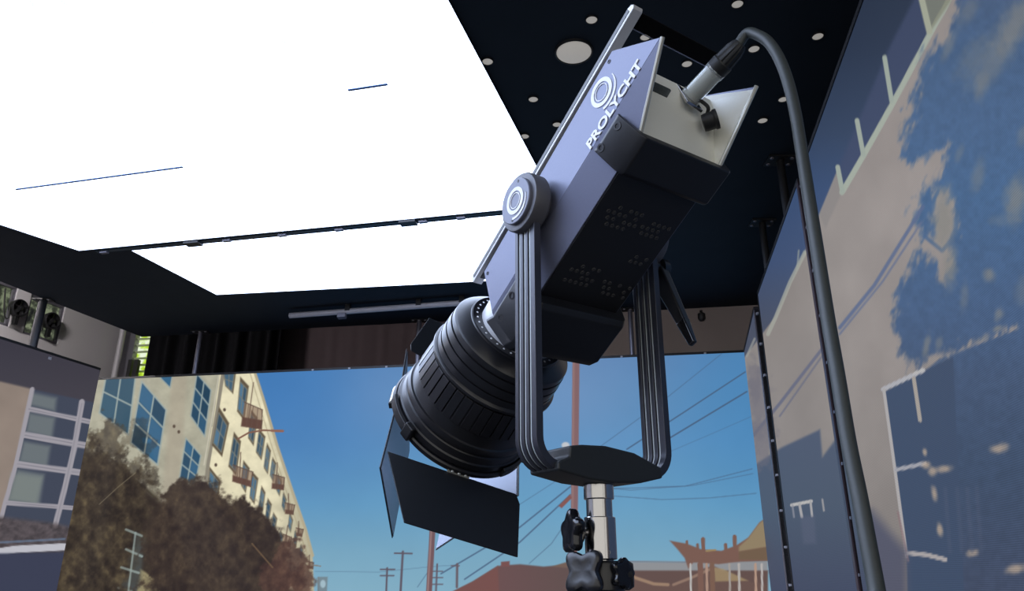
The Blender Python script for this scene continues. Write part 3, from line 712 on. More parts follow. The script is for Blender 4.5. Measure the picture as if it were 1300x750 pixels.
def paint_right(x, y):
    p = Pic(x, y)
    nz = fbm(x / 60, y / 90, 4, 9)
    wall = C3(143, 138, 136) * (0.93 + .16 * nz)[:, None]
    # warmer lower, cooler far end
    wall = wall * (1 - .12 * sstep(520, 760, y))[:, None] + C3(2, 0, -2)
    wall = wall + (C3(6, 5, 5)) * sstep(1000, 1150, x)[:, None] * sstep(600, 420, y)[:, None]
    p.fill(wall)
    # ---- shaded upper storey beside the parapet line
    ed = [(944, 455), (984, 402), (1022, 318), (1040, 272), (1064, 214), (1069, 240), (1090, 205), (1134, 130), (1179, 45), (1206, 0), (1260, -90), (1500, -500), (800, -500), (900, 455)]
    upc = ramp(y, [(-80, C3(38, 48, 66)), (60, C3(42, 54, 76)), (170, C3(52, 68, 96)), (240, C3(56, 78, 116)), (330, C3(64, 82, 118)), (420, C3(76, 82, 100))])
    p.poly(ed, upc, 1.2)
    p.poly([(1064, 214), (1069, 240), (1134, 130), (1179, 45), (1206, 0), (1170, -20), (1128, 62), (1092, 148)], C3(64, 74, 104), 4, .8)
    p.poly([(1040, 272), (1064, 214), (1069, 244), (1048, 290)], C3(140, 135, 133), 2, .8)
    cr = C3(166, 174, 162)
    p.line([(1069, 244), (1097, 196), (1134, 130), (1179, 46), (1207, -4), (1232, -50), (1480, -470)], 7, cr, 1.4)
    for a_, b_ in (((1063.5, 212), (1069.5, 243)), ((1088, 153), (1096, 196)), ((1123, 73), (1132, 128))): p.line([a_, b_], 6, C3(160, 170, 160), 1.4)
    p.poly([(1166, -10), (1200, -20), (1208, 0), (1180, 42), (1174, 30)], C3(132, 134, 116), 2, .8); p.line([(1169, -6), (1180, 40)], 8, C3(164, 168, 150), 1.6)
    p.line([(1022, 320), (1003, 358), (985, 402), (975, 424)], 5, C3(168, 170, 160), 1.6, .8); p.line([(1014, 318), (1012, 342)], 2.5, C3(160, 165, 156), 1.2, .6)
    p.line([(958, 430), (948, 452)], 3, C3(160, 160, 154), 1.4, .7)
    # ---- big shadow of a tree
    sh = ramp(y, [(-50, C3(74, 92, 122)), (60, C3(70, 96, 132)), (160, C3(72, 100, 138)), (250, C3(70, 102, 142)), (400, C3(70, 94, 130)), (480, C3(68, 86, 116)), (600, C3(62, 78, 104)), (750, C3(66, 76, 100))]) * (0.93 + .14 * fbm(x / 7, y / 7, 3, 31))[:, None]
    warm = C3(136, 134, 128)
    shape = [(1460, -420), (1222, -20), (1206, 40), (1180, 66), (1176, 90), (1160, 120), (1148, 170), (1147, 196), (1156, 207), (1172, 205), (1184, 196), (1196, 192), (1204, 182), (1196, 205), (1184, 228), (1170, 250), (1163, 272), (1172, 300), (1180, 300),
             (1184, 290), (1186, 262), (1194, 244), (1202, 244), (1210, 262), (1213, 285), (1206, 310), (1204, 340), (1196, 356), (1190, 336), (1176, 326), (1168, 322), (1155, 336), (1147, 356), (1140, 384), (1138, 404), (1142, 430), (1146, 452), (1152, 466),
             (1168, 462), (1180, 456), (1196, 452), (1700, 260), (2100, -420)]
    feather(p, shape, sh, 11, 8.0)
    p.poly([(1192, 456), (1700, 260), (2600, 0), (2600, 2500), (1160, 2500), (1164, 480)], sh, 1.5)
    # wires' shadow
    p.line([(1172, 262), (1110, 362), (1066, 416)], 4.5, C3(88, 104, 140), 2.2, .85); p.line([(1170, 282), (1120, 358), (1066, 424)], 2.6, C3(96, 108, 140), 2, .75)
    p.line([(1052, 432), (990, 512), (950, 560)], 4.0, C3(98, 102, 126), 2, .8); p.line([(1052, 440), (990, 528)], 2.4, C3(104, 106, 126), 2, .7)
    # sunlit flecks in the shadow
    p.line([(1174, 300), (1196, 318), (1212, 300), (1216, 262)], 5, sh, 2.5, .8)
    for (cx, cy, rx, ry, al, rt) in ((1198, 280, 12, 34, .95, .05), (1206, 340, 8, 22, .8, .1), (1236, 70, 30, 12, .35, -.9), (1260, 80, 36, 14, .5, -.9), (1290, 30, 40, 16, .75, -.95), (1246, 110, 7, 16, .5, .2), (1242, 222, 7, 18, .45, .2), (1290, 255, 12, 26, .8, .1), (1256, 350, 7, 7, .8, 0), (1224, 378, 5, 16, .4, .1),
                                 (1268, 398, 5, 8, .7, .3), (1266, 417, 6, 3, .9, -.4), (1246, 430, 8, 2.5, .5, -.4), (1176, 440, 4, 14, .7, .2), (1192, 436, 4, 8, .5, .2), (1298, 172, 6, 12, .4, .2), (1218, 195, 4, 10, .35, .3), (1300, 370, 10, 16, .35, 0), (1205, 58, 6, 16, .5, .4), (1230, 14, 8, 18, .4, .5), (1268, 280, 10, 6, .3, 0)):
        p.blob(cx, cy, rx, ry, warm, .45, 8, int(cx), .75, al * .85, rt)
    p.line([(1186, 464), (1214, 448), (1240, 436), (1270, 420)], 3, C3(130, 134, 146), 3.5, .3); p.line([(1204, 452), (1208, 468)], 3, C3(150, 146, 146), 2, .6)
    # ---- window in the shadow
    p.poly([(1123, 497), (1166, 474), (1210, 452), (1240, 1100), (1160, 1100), (1151, 706)], C3(62, 77, 103), 1.6, 1)
    fr = C3(176, 172, 172)
    p.line([(1121, 494), (1172, 470)], 5.5, C3(176, 176, 182), 1.4); p.line([(1160, 474), (1172, 469)], 3, C3(200, 196, 190), 1.5, .6)
    p.line([(1122, 494), (1134, 580), (1151, 706)], 4, fr, 1.2); p.line([(1140, 650), (1153, 712)], 3, C3(140, 116, 118), 1.5, .7)
    p.line([(1160, 480), (1168, 533)], 5, C3(168, 160, 152), 1.4)
    p.line([(1138, 596), (1174, 588)], 5, C3(164, 164, 172), 1.6); p.line([(1153, 702), (1176, 704), (1200, 710)], 5.5, C3(172, 166, 166), 1.8)
    for (cx, cy, rx, ry) in ((1176, 590, 5, 4), (1184, 598, 5, 5), (1199, 595, 9, 4), (1186, 626, 3.5, 8), (1193, 672, 3.5, 8), (1174, 574, 2.5, 4), (1269, 569, 10, 5), (1234, 702, 7, 4), (1290, 722, 12, 5)):
        p.blob(cx, cy, rx, ry, C3(186, 166, 146), .35, 6, int(cx), .75, .8, -.15)
    for xx in (1200, 1215, 1228, 1240): p.line([(xx, 620), (xx + 6, 700)], 5, C3(78, 88, 112), 4, .4)
    p.poly([(1107, 648), (1151, 700), (1166, 2500), (1085, 2500), (1085, 690)], C3(82, 84, 104), 10, .9)
    # ---- shaded lower part on the far sections
    lo = ramp(y, [(540, C3(80, 90, 112)), (640, C3(77, 89, 108)), (760, C3(66, 74, 98))])
    p.poly([(930, 600), (958, 590), (992, 568), (1041, 545), (1044, 580), (1062, 556), (1080, 600), (1107, 655), (1120, 2500), (930, 2500)], lo, 2.5)
    p.line([(1005, 641), (1030, 636)], 4, C3(188, 186, 184), 1.2); p.line([(1015, 640), (1018, 656)], 3.5, C3(170, 168, 170), 1.4); p.line([(1029, 637), (1031, 655)], 3, C3(170, 168, 170), 1.2); p.line([(1006, 641), (1008, 656)], 2.5, C3(150, 150, 160), 1.2, .7)
    p.line([(1044, 634), (1046, 648)], 2.5, C3(170, 166, 166), 1.4, .8); p.poly([(1016, 656), (1034, 654), (1036, 690), (1020, 690)], C3(92, 98, 120), 3, .5)
    for (cx, cy, rx, ry) in ((962, 520, 14, 40), (970, 560, 16, 30), (958, 480, 8, 24)): p.blob(cx, cy, rx, ry, C3(112, 108, 118), 1.1, 9, int(cx), .5, .5)
    return p.c * 0.95

def paint_left(x, y):
    p = Pic(x, y)
    p.fill(ramp(y, [(420, C3(56, 54, 64)), (500, C3(66, 63, 72)), (560, C3(66, 64, 74)), (760, C3(56, 60, 76))]))
    p.poly([(-700, 470), (0, 484), (42, 494), (32, 550), (4, 655), (-700, 690)], C3(142, 128, 118) * (0.94 + .1 * fbm(x / 30, y / 30, 3, 4))[:, None], 2)
    gl = C3(64, 70, 86)
    p.poly([(42, 494), (125, 512), (92, 690), (2, 680), (8, 640)], gl, 1.5)
    for q in ([(40, 498), (72, 505), (70, 522), (38, 514)], [(37, 524), (70, 530), (66, 556), (33, 548)], [(30, 560), (64, 566), (60, 592), (24, 586)], [(22, 596), (56, 602), (50, 640), (12, 634)]):
        q = [np.array(v, float) for v in q]; p.poly(q, C3(112, 120, 122), 4, .85)
    p.poly([(14, 600), (54, 606), (46, 640), (8, 636)], C3(128, 136, 130), 4, .6)
    fr = C3(156, 152, 160)
    p.line([(41, 494), (20, 590), (0, 662), (-20, 720)], 5.5, fr, 1.2)
    for a_, b_, w in (((37, 519), (118, 536), 6), ((32, 552), (112, 566), 8), ((22, 589), (104, 600), 8), ((8, 638), (98, 645), 5.5)):
        p.line([a_, b_], w, fr, 1.2); p.line([a_, b_], 1.2, C3(120, 118, 128), .8, .7)
    p.line([(104, 510), (94, 570), (84, 612), (70, 668)], 7, fr, 1.2); p.line([(104, 512), (84, 612), (71, 664)], 1.4, C3(132, 130, 138), 1, .6)
    p.poly([(-700, 660), (2, 656), (70, 664), (95, 670), (90, 700), (-700, 712)], (C3(78, 70, 72)) * (.7 + .7 * fbm(x / 5, y / 4, 4, 8))[:, None], 4, .9)
    p.line([(-40, 690), (8, 688), (82, 684)], 2.5, C3(100, 116, 140), 1.5, .8)
    p.line([(-40, 706), (20, 697), (80, 694), (100, 695)], 9, C3(186, 186, 194), 1.5)
    p.poly([(-700, 712), (20, 702), (100, 701), (140, 2500), (-900, 2500)], C3(58, 62, 82), 2)
    return p.c

def led_wall(name, label, P0w, P1w, paint, zs, step, m, thick=0.09, edge='darkframe', top_lip=True, group='LED walls of the stage'):
    """One flat LED wall section between two plan points: picture face, cabinet behind it, trim along its edges."""
    P0w = XY(P0w); P1w = XY(P1w)
    L = np.linalg.norm(P1w - P0w); d = (P1w - P0w) / L; n = V(d[1], -d[0], 0)
    if np.dot(n, V(-0.8, 3.2, 0) - P0w) < 0: n = -n
    t = thing(name, label, 'led wall', (P0w + P1w) / 2 - n * thick / 2, group)
    nu = max(2, int(round(L / step)) + 1); us = np.linspace(0, L, nu); zs = np.asarray(zs); nv = len(zs)
    U, Z = np.meshgrid(us, zs)
    pts = P0w[None, :] + U.reshape(-1, 1) * d[None, :]; pts[:, 2] = Z.ravel()
    xx, yy = pic_xy(pts)
    c = paint(xx, yy)
    me = bpy.data.meshes.new('display_face')
    nvtx = nu * nv; idx = np.arange(nvtx).reshape(nv, nu)
    q = np.stack([idx[:-1, :-1], idx[:-1, 1:], idx[1:, 1:], idx[1:, :-1]], -1).reshape(-1, 4)
    if np.dot(np.cross(d, UP), n) < 0: q = q[:, ::-1]
    nf = len(q)
    me.vertices.add(nvtx); me.loops.add(nf * 4); me.polygons.add(nf)
    me.vertices.foreach_set('co', (pts - np.array(t.location)[None, :]).ravel().astype(np.float32))
    me.loops.foreach_set('vertex_index', q.ravel().astype(np.int32))
    me.polygons.foreach_set('loop_start', np.arange(0, nf * 4, 4, dtype=np.int32))
    me.polygons.foreach_set('loop_total', np.full(nf, 4, dtype=np.int32))
    me.update(calc_edges=True)
    at = me.color_attributes.new('picture', 'FLOAT_COLOR', 'POINT')
    rgba = np.ones((nvtx, 4), np.float32); rgba[:, :3] = lin(np.clip(c, 0, 255) / 255.0); at.data.foreach_set('color', rgba.ravel())
    uv = me.uv_layers.new(name='UVMap'); co = np.stack([U.ravel(), Z.ravel()], 1)[q.ravel()]; uv.data.foreach_set('uv', co.ravel().astype(np.float32))
    me.materials.append(m)
    o = bpy.data.objects.new('display_face', me); col.objects.link(o); o.parent = t
    e = 0.0015
    G().prism([P0w - n * e, P1w - n * e, P1w - n * e + UP * H_LED, P0w - n * e + UP * H_LED], -n * (thick - e)).build('cabinet', edge, t, smooth=0)
    if top_lip: G().prism([P0w + UP * H_LED + n * .004, P1w + UP * H_LED + n * .004, P1w + UP * H_LED - n * thick, P0w + UP * H_LED - n * thick], UP * 0.018).build('top_trim', edge, t, smooth=0)
    return t, d, n

zfine = np.concatenate([np.linspace(0, 1.44, 10)[:-1], np.linspace(1.44, H_LED, 300)])
tb, d_, n_ = led_wall('led_wall', 'back LED wall showing a cream building, trees, blue sky and utility poles', bw0 - bwd * .15, bw1, paint_back, zfine, 0.0062, led_picture('led_back', 0.0039, 0.02))
for k in range(11):                      # little pins along the top edge of the back wall
    q = bw0 + bwd * (1.9 + .31 * k) + bwn * .006
    G().box(q + UP * (H_LED + .006), bwd * .008, bwn * .003, UP * .006).build('pin', 'pipe', tb, smooth=0)
zfine2 = np.concatenate([np.linspace(0, 1.40, 8)[:-1], np.linspace(1.40, H_LED, 220)])
tl, d_, n_ = led_wall('led_wall', 'left LED wall showing a dark grey building front with white window frames', lw0, lw1, paint_left, zfine2, 0.008, led_picture('led_left', 0.0039, 0.03))
q = lw1 - lwd * .48
G().box(q + lwn * .005 + UP * (H_LED - .03), lwd * .012, lwn * .004, UP * .010).build('pin', 'pipe', tl, smooth=0)
zr = np.concatenate([np.linspace(0, 1.36, 8)[:-1], np.linspace(1.36, H_LED, 400)])
mr = led_picture('led_right', 0.0042, 0.16)
r_a = rwp[0]; r_b = rwp[1] + unit(rwp[0] - rwp[1]) * .26
t1, d1, n1 = led_wall('led_wall', 'narrow far section of the right LED wall meeting the back wall', r_a, r_b, paint_right, zr, 0.012, mr)
t2, d2, n2 = led_wall('led_wall', 'middle section of the right LED wall showing a small white window', rwp[1], rwp[2] + unit(rwp[1] - rwp[2]) * .035, paint_right, zr, 0.007, mr)
t3, d3, n3 = led_wall('led_wall', 'near section of the right LED wall showing tree shadows and a parapet', rwp[2] + n2 * .0, rwp[3], paint_right, zr, 0.0045, mr)
# metal edge trims and connector clips, glints put into their pale colour, in the two slots of the right wall
def edge_trim(t, P, n, d, w, m):
    G().prism([P + n * .004, P + n * .004 + d * w, P - n * .03 + d * w, P - n * .03], UP * (H_LED + .01)).build('edge_trim', m, t, smooth=0)
M_['trimgrey'] = mat('edge_trim_grey', rgb(120, 116, 124), 0.4, 0.4, 0.05, 30)
M_['trimbrown'] = mat('edge_trim_brown', rgb(74, 60, 66), 0.4, 0.3, 0.05, 30)
edge_trim(t1, r_b, n1, -d1, .03, 'trimgrey'); edge_trim(t2, rwp[1], n2, d2, .012, 'darkframe')
edge_trim(t2, rwp[2] + unit(rwp[1] - rwp[2]) * .035, n2, -d2, .03, 'trimbrown')
for z in np.arange(1.5, 3.05, .19):
    G().box(rwp[1] - d2 * .10 + n2 * .0 + UP * z, d2 * .012, n2 * .006, UP * .006).build('clip', 'pipe', t2, smooth=0)
    G().box(rwp[2] - d2 * .018 - n2 * .002 + UP * (z + .05), d2 * .008, n2 * .004, UP * .005).build('clip', 'rod', t3, smooth=0)
# dark post behind the wide slot
pp = rwp[1] + unit(rwp[0] - rwp[1]) * .08 - n2 * .20
t = thing('support_post', 'black support post behind the wide slot in the right LED wall', 'post', pp)
G().box(pp + UP * 1.55, d2 * .10, n2 * .03, UP * 1.55).build('post', 'darkframe', t, smooth=0)
G().box(pp + UP * .01 - n2 * .16, d2 * .10, n2 * .16, UP * .01).build('base_plate', 'darkframe', t, smooth=0)

# ================================================================== THE STUDIO LAMP
AZ, TL = radians(-34), radians(33)
ah = V(sin(AZ), cos(AZ), 0)                               # level direction the lamp faces
S_ = V(-cos(AZ), sin(AZ), 0)                              # towards the lamp's lettered side
A_ = cos(TL) * ah - UP * sin(TL)                          # optical axis, pointing away and down
U_ = sin(TL) * ah + UP * cos(TL)
YB = V(0.11474, 1.01968, 1.67782)                         # foot of the yoke
PV = V(0.11501, 1.01928, 2.04573)                         # tilt axis
def W(a, s, u): return PV + A_ * a + S_ * s + U_ * u

lamp = thing('studio_light', 'large black and silver studio spotlight with barn doors and lettered side plate', 'spotlight', YB)

# ---- side plates: upright face above the crease, chamfered face below it
CR_U, CR_S = -0.034, 0.0910
for sd in (1, -1):
    T = lambda a, s, u: W(a, sd * s, u)
    g = G()
    up = [(0.152, CR_S, 0.042), (-0.232, CR_S, 0.046), (-0.2855, CR_S, CR_U), (0.172, CR_S, CR_U)]
    g.prism([T(*p) for p in up], -S_ * sd * 0.0035)
    o = g.build('side_plate', 'silver', lamp, bevel=0.0012)
    if sd == 1: o['label'] = 'silver side plate with white lettering and ring emblem'
    lo = [(-0.2855, CR_S, CR_U), (-0.170, 0.074, -0.085), (0.195, 0.074, -0.085), (0.172, CR_S, CR_U)]
    nn = unit(np.cross(T(*lo[1]) - T(*lo[0]), T(*lo[3]) - T(*lo[0])));  nn = nn if np.dot(nn, S_ * sd) > 0 else -nn
    G().prism([T(*p) for p in lo], -nn * 0.0035).build('lower_side_plate', 'silver', lamp, bevel=0.0010)
    # pale bare edge along the swept rear
    e1, e2 = T(-0.2862, .0885, CR_U), T(-0.1705, .0722, -.0855)
    G().tube([e1, e1 * .5 + e2 * .5, e2], 0.0030, 8).build('plate_edge', 'edge', lamp)
    if sd == 1: main_plate = o
    for (a, s, u) in ((-0.219, CR_S, 0.038), (0.146, CR_S, 0.030)):
        G().lathe(T(a, s, u), S_ * sd, [(0, .0032), (.0006, .0030), (.0006, .0018), (-.001, .0016), (-.001, 0)], 14).build('screw', 'black', o)

# ---- lettering and emblem on the plate (flat print)
def text_part(body, parent, a0, a1, u0, u1, s_at):
    cu = bpy.data.curves.new('lettering', 'FONT'); cu.body = body; cu.offset = 0.030; cu.extrude = 0.004; cu.resolution_u = 4
    to = bpy.data.objects.new('lettering', cu); col.objects.link(to)
    bpy.context.view_layer.update()
    dg = bpy.context.evaluated_depsgraph_get(); me = bpy.data.meshes.new_from_object(to.evaluated_get(dg))
    bpy.data.objects.remove(to)
    co = np.empty(len(me.vertices) * 3); me.vertices.foreach_get('co', co); co = co.reshape(-1, 3)
    x0, y0 = co[:, 0].min(), co[:, 1].min(); x1, y1 = co[:, 0].max(), co[:, 1].max()
    x = (co[:, 0] - x0) / (x1 - x0); y = (co[:, 1] - y0) / (y1 - y0); z = co[:, 2] * 0.12
    a = a0 + (a1 - a0) * x; u = u0 + (u1 - u0) * y
    sv = np.array([s_at(uu) for uu in u])
    out = PV[None] + A_[None] * a[:, None] + S_[None] * (sv + z + .0006)[:, None] + U_[None] * u[:, None] - parent_world(parent)[None]
    me.vertices.foreach_set('co', out.ravel()); me.update()
    me.name = 'lettering'; me.materials.clear(); me.materials.append(M_['white'])
    o = bpy.data.objects.new('lettering', me); col.objects.link(o); o.parent = parent; o['label'] = 'white lettering'
    return o
s_at = lambda u: CR_S + .0004
text_part('PROLYCHT', main_plate, -0.1195, -0.2475, -0.0335, -0.0170, s_at)
def emblem(parent, o, ex, ey, nrm, R, a0=-118, a1=2, h=.0007):
    g = G(); g.ringflat(o, ex, ey, nrm, R * .72, R, h=h); g.ringflat(o, ex, ey, nrm, R * .54, R * .60, h=h)
    n = 36; vs, fs = [], []                               # crescent arc, tapering to a point
    for k in range(n + 1):
        t = radians(a0 + (a1 - a0) * k / n); wv = R * .17 * min(1, .35 + 1.3 * (n - k) / n); r0 = R * 1.30 - wv / 2; r1 = R * 1.30 + wv / 2
        d = ex * cos(t) + ey * sin(t); vs += [o + d * r0, o + d * r1, o + d * r0 + nrm * h, o + d * r1 + nrm * h]
    for k in range(n):
        a, b = 4 * k, 4 * k + 4; fs += [(a + 2, a + 3, b + 3, b + 2), (a + 1, b + 1, b + 3, a + 3), (a, a + 2, b + 2, b), (a, b, b + 1, a + 1)]
    fs += [(0, 1, 3, 2), (4 * n, 4 * n + 2, 4 * n + 3, 4 * n + 1)]
    g.add(vs, fs); e = g.build('ring_emblem', 'white', parent); e['label'] = 'white double ring emblem with an arc'
emblem(main_plate, W(-0.183, s_at(.016) - .0002, 0.0155), -A_, U_, S_, 0.0215)

# ---- top rails, handle and deck
for sd in (1, -1):
    T = lambda a, s, u: W(a, sd * s, u)
    prof = [(0.182, .062), (-0.286, .062), (-0.293, .059), (-0.295, .054), (-0.291, .050), (0.182, .050)]
    G().prism([T(a, .0930, u) for a, u in prof], -S_ * sd * 0.0165).build('top_rail', 'nose', lamp, bevel=0.0012)
    G().prism([T(a, .0930, u) for a, u in ((.175, .0605), (-.285, .0605), (-.285, .0545), (.175, .0545))], S_ * sd * .0006).build('rail_groove', 'satin', lamp, smooth=0)
G().prism([W(-0.268, .0760, .0535), W(-0.268, -.0760, .0535), W(-0.290, -.0760, .0535), W(-0.290, .0760, .0535)], U_ * .008).build('handle', 'drape', lamp, bevel=.002)
G().rod(W(-0.2672, .0760, .0545), W(-0.2672, -.0760, .0545), .0007, 8).build('handle_glint', 'silver', lamp)  # thin silver rod stands in for the glint along the handle
G().prism([W(-0.215, .086, .049), W(-0.215, -.086, .049), W(0.170, -.086, .049), W(0.170, .086, .049)], U_ * .006).build('top_deck', 'satin', lamp, bevel=.001)
for k in range(20):
    s0 = -0.066 + .132 * k / 19
    G().prism([W(-.20, s0 - .0012, .055), W(-.20, s0 + .0012, .055), W(.15, s0 + .0012, .055), W(.15, s0 - .0012, .055)], U_ * .012).build('cooling_fin', 'satin', lamp, smooth=0)
# ---- inner housing (closes the body between the plates)
hp = [(0.165, .043), (-0.200, .043), (-0.212, .006), (-0.156, -.081), (0.165, -.081)]
G().prism([W(a, .0705, u) for a, u in hp], -S_ * .141).build('housing', 'black', lamp, smooth=0)

# ---- rear panel: slanted silver plate, bent band above it, dark display window
rp = [(-0.1690, -.0835), (-0.2290, -.0040), (-0.2360, .0125), (-0.2330, .0140), (-0.2060, .0140), (-0.1560, -.0800)]
sw = [.0715, .0735, .0735, .0735, .0735, .0715]
g = G(); vs = [W(a, w_, u) for (a, u), w_ in zip(rp, sw)] + [W(a, -w_, u) for (a, u), w_ in zip(rp, sw)]
n = len(rp); g.add(vs, [tuple(range(n)), tuple(range(n, 2 * n))[::-1]] + [(i, (i + 1) % n, n + (i + 1) % n, n + i) for i in range(n)])
rear = g.build('rear_panel', 'panel', lamp, bevel=0.001); rear['label'] = 'silver slanted rear panel'
rd = unit(W(-.2290, 0, -.0040) - W(-.1690, 0, -.0835)); rn = np.cross(S_, rd); rn = rn if np.dot(rn, -A_) > 0 else -rn
def RP(s, f): return W(-.1690, s, -.0835) + rd * f
# length of slanted panel is ~0.0996
g = G(); dp = [RP(.060, .0985), RP(.012, .0985), RP(.010, .0965), RP(.018, .083), RP(.056, .083), RP(.061, .086)]
g.prism([p - rn * .0004 for p in dp], rn * .0012); o = g.build('display_window', mat('display_glass', (0.05, 0.055, 0.045), 0.25, noise=.5, scale=120), rear, bevel=.0004)
# inner flanges of the rear well, between panel and plate
for sd in (1, -1):
    T = lambda a, s, u: W(a, sd * s, u)
    q = [T(-0.1690, .0715, -.0835), T(-0.2290, .0735, -.004), T(-0.236, .0735, .013), T(-.2800, .0868, -.0335)]
    c0, c1 = T(-0.236, .0735, .013), T(-.232, .086, .046)
    G().add([T(-0.1690, .0715, -.0835), T(-0.2320, .0735, .013), T(-.2805, .0872, -.034), T(-.2280, .0850, .046)], [(0, 1, 2), (1, 3, 2)]).add(
        [T(-0.1690, .0722, -.0835), T(-0.2320, .0742, .013), T(-.2805, .0876, -.034), T(-.2280, .0856, .046)], [(2, 1, 0), (2, 3, 1)]).build('inner_flange', 'panel', lamp, smooth=0)

# ---- bumpers wrapping the chamfers and the bottom at both ends
outl = [(.0945, -.046), (.0965, -.052), (.0840, -.094), (.0760, -.102), (-.0760, -.102), (-.0840, -.094), (-.0965, -.052), (-.0945, -.046),
        (-.0895, -.046), (-.0890, -.052), (-.0735, -.0860), (.0735, -.0860), (.0890, -.052), (.0895, -.046)]
fr_ = [(W(a, 0, du), S_, U_) for a, du in ((-0.182, 0.0), (-0.178, -.0005), (-0.130, -.0005), (-0.124, 0.004))]
b1 = G().sweep(fr_, outl).build('bumper', 'guard', lamp, bevel=.0018); b1['label'] = 'dark grey rear bumper'
outf = [(x, y - .010 if y < -.09 else y) for x, y in outl]
fr_ = [(W(a, 0, du), S_, U_) for a, du in ((0.088, .006), (0.096, 0), (0.168, 0), (0.186, .010))]
b2 = G().sweep(fr_, outf).build('bumper', 'guard', lamp, bevel=.0018); b2['label'] = 'dark grey front bumper'
for bb, pts in ((b1, ((-0.170, -.060), (-0.134, -.056))), (b2, ((0.158, -.064), (0.118, -.060)))):
    for sd in (1, -1):
        for (a, u) in pts:
            so = .0965 - (-.052 - u) * (.0125 / .042)
            nn = unit(S_ * sd * .042 - U_ * .0125)
            G().lathe(W(a, sd * so, u), nn, [(0, .0062), (.0010, .0058), (.0010, .0034), (-.001, .0030), (-.001, 0)], 16).build('screw', 'satin', bb)

# ---- bottom plate with its groups of vent holes
G().prism([W(-.124, .072, -.0805), W(-.124, -.072, -.0805), W(.092, -.072, -.0805), W(.092, .072, -.0805)], -U_ * .006).build('bottom_plate', 'black', lamp, bevel=.001)
vm = mat('vent_glint', (0.07, 0.07, 0.07), 0.4, 0.3)  # grey stands in for light caught in the vent holes
g = G(); rng = np.random.default_rng(4)
for (ca, cs, na, ns) in ((-.062, .022, 4, 6), (-.060, -.040, 3, 5), (.040, .020, 4, 6), (.050, -.040, 3, 6), (-.008, -.044, 2, 4)):
    for i in range(na):
        for j in range(ns):
            if rng.random() < .38: continue
            a = ca + (i - (na - 1) / 2) * .0095; s = cs + (j - (ns - 1) / 2) * .0098 + (i % 2) * .0049
            g.lathe(W(a, s, -.0864), -U_, [(0, .0036), (.0011, .0030), (.0011, .0016), (.0002, .0012), (.0002, 0)], 6)
o = g.build('vent_holes', vm, lamp, smooth=0); o['kind'] = 'stuff'

# ---- silver nose in front of the body
G().lathe(W(0, 0, .002), A_, [(.150, 0), (.150, .060), (.168, .0665), (.224, .0665), (.224, 0)], 56).build('nose', 'nose', lamp, smooth=30)
G().prism([W(0.150, .070, .046), W(0.150, -.070, .046), W(0.208, -.050, .046), W(0.208, .050, .046)], -U_ * .040).build('nose_plate', 'nose', lamp, bevel=.0015)

# ---- lens barrel
BU = 0.004
bo = W(0, 0, BU)
prof = [(.222, .0), (.222, .060), (.222, .082), (.2235, .084), (.2260, .0845), (.2375, .1020), (.2395, .1040), (.2410, .1055), (.2500, .1062),
        (.2505, .1040), (.2525, .1040), (.2530, .1072), (.2665, .1080), (.2670, .1056), (.2690, .1056), (.2695, .1086), (.2840, .1090), (.2845, .1066), (.2865, .1066), (.2870, .1094),
        (.2985, .1096), (.3000, .1120), (.3020, .1140), (.3060, .1142), (.3080, .1124), (.3100, .1080), (.3120, .1078), (.3650, .1118), (.3830, .1140), (.3870, .1150), (.3885, .1180), (.3960, .1200), (.4000, .1198), (.4010, .1170), (.4040, .1165), (.4060, .1190),
        (.4180, .1215), (.4200, .1240), (.4300, .1245), (.4330, .1225), (.4340, .1150), (.4200, .1130), (.4180, .0)]
barrel = G().lathe(bo, A_, prof, 96, e1=S_).build('lens_barrel', 'satin', lamp, smooth=28)
barrel['label'] = 'black ribbed lens barrel'
for k in range(40):                                       # raised ribs of the focus grip
    t = 2 * pi * (k + .5) / 40; d = S_ * cos(t) + U_ * sin(t); e = -S_ * sin(t) + U_ * cos(t)
    q0, q1 = bo + A_ * .3125 + d * .1078, bo + A_ * .3640 + d * .1117
    g = G(); w0 = .0076; ax = unit(q1 - q0); hh = unit(np.cross(e, ax)); hh = hh if np.dot(hh, d) > 0 else -hh
    g.prism([q0 - e * w0 - hh * .001, q1 - e * w0 - hh * .001, q1 + e * w0 - hh * .001, q0 + e * w0 - hh * .001], hh * .0040)
    g.build('rib', 'satin', barrel, bevel=.0009)
for k in range(36):                                       # pale index dots on the rear flange
    t = 2 * pi * k / 36; d = S_ * cos(t) + U_ * sin(t)
    G().lathe(bo + A_ * .2222 + d * .0745, -A_, [(0, .0019), (.0009, .0016), (.0012, 0)], 10).build('index_dot', 'white', barrel)
G().lathe(bo + A_ * .419, A_, [(0, .108), (.004, .107), (.012, .08), (.016, .04), (.018, 0)], 64).build('front_lens', mat('lens_glass', (0.25, 0.26, 0.27), 0.08, trans=.4), barrel)

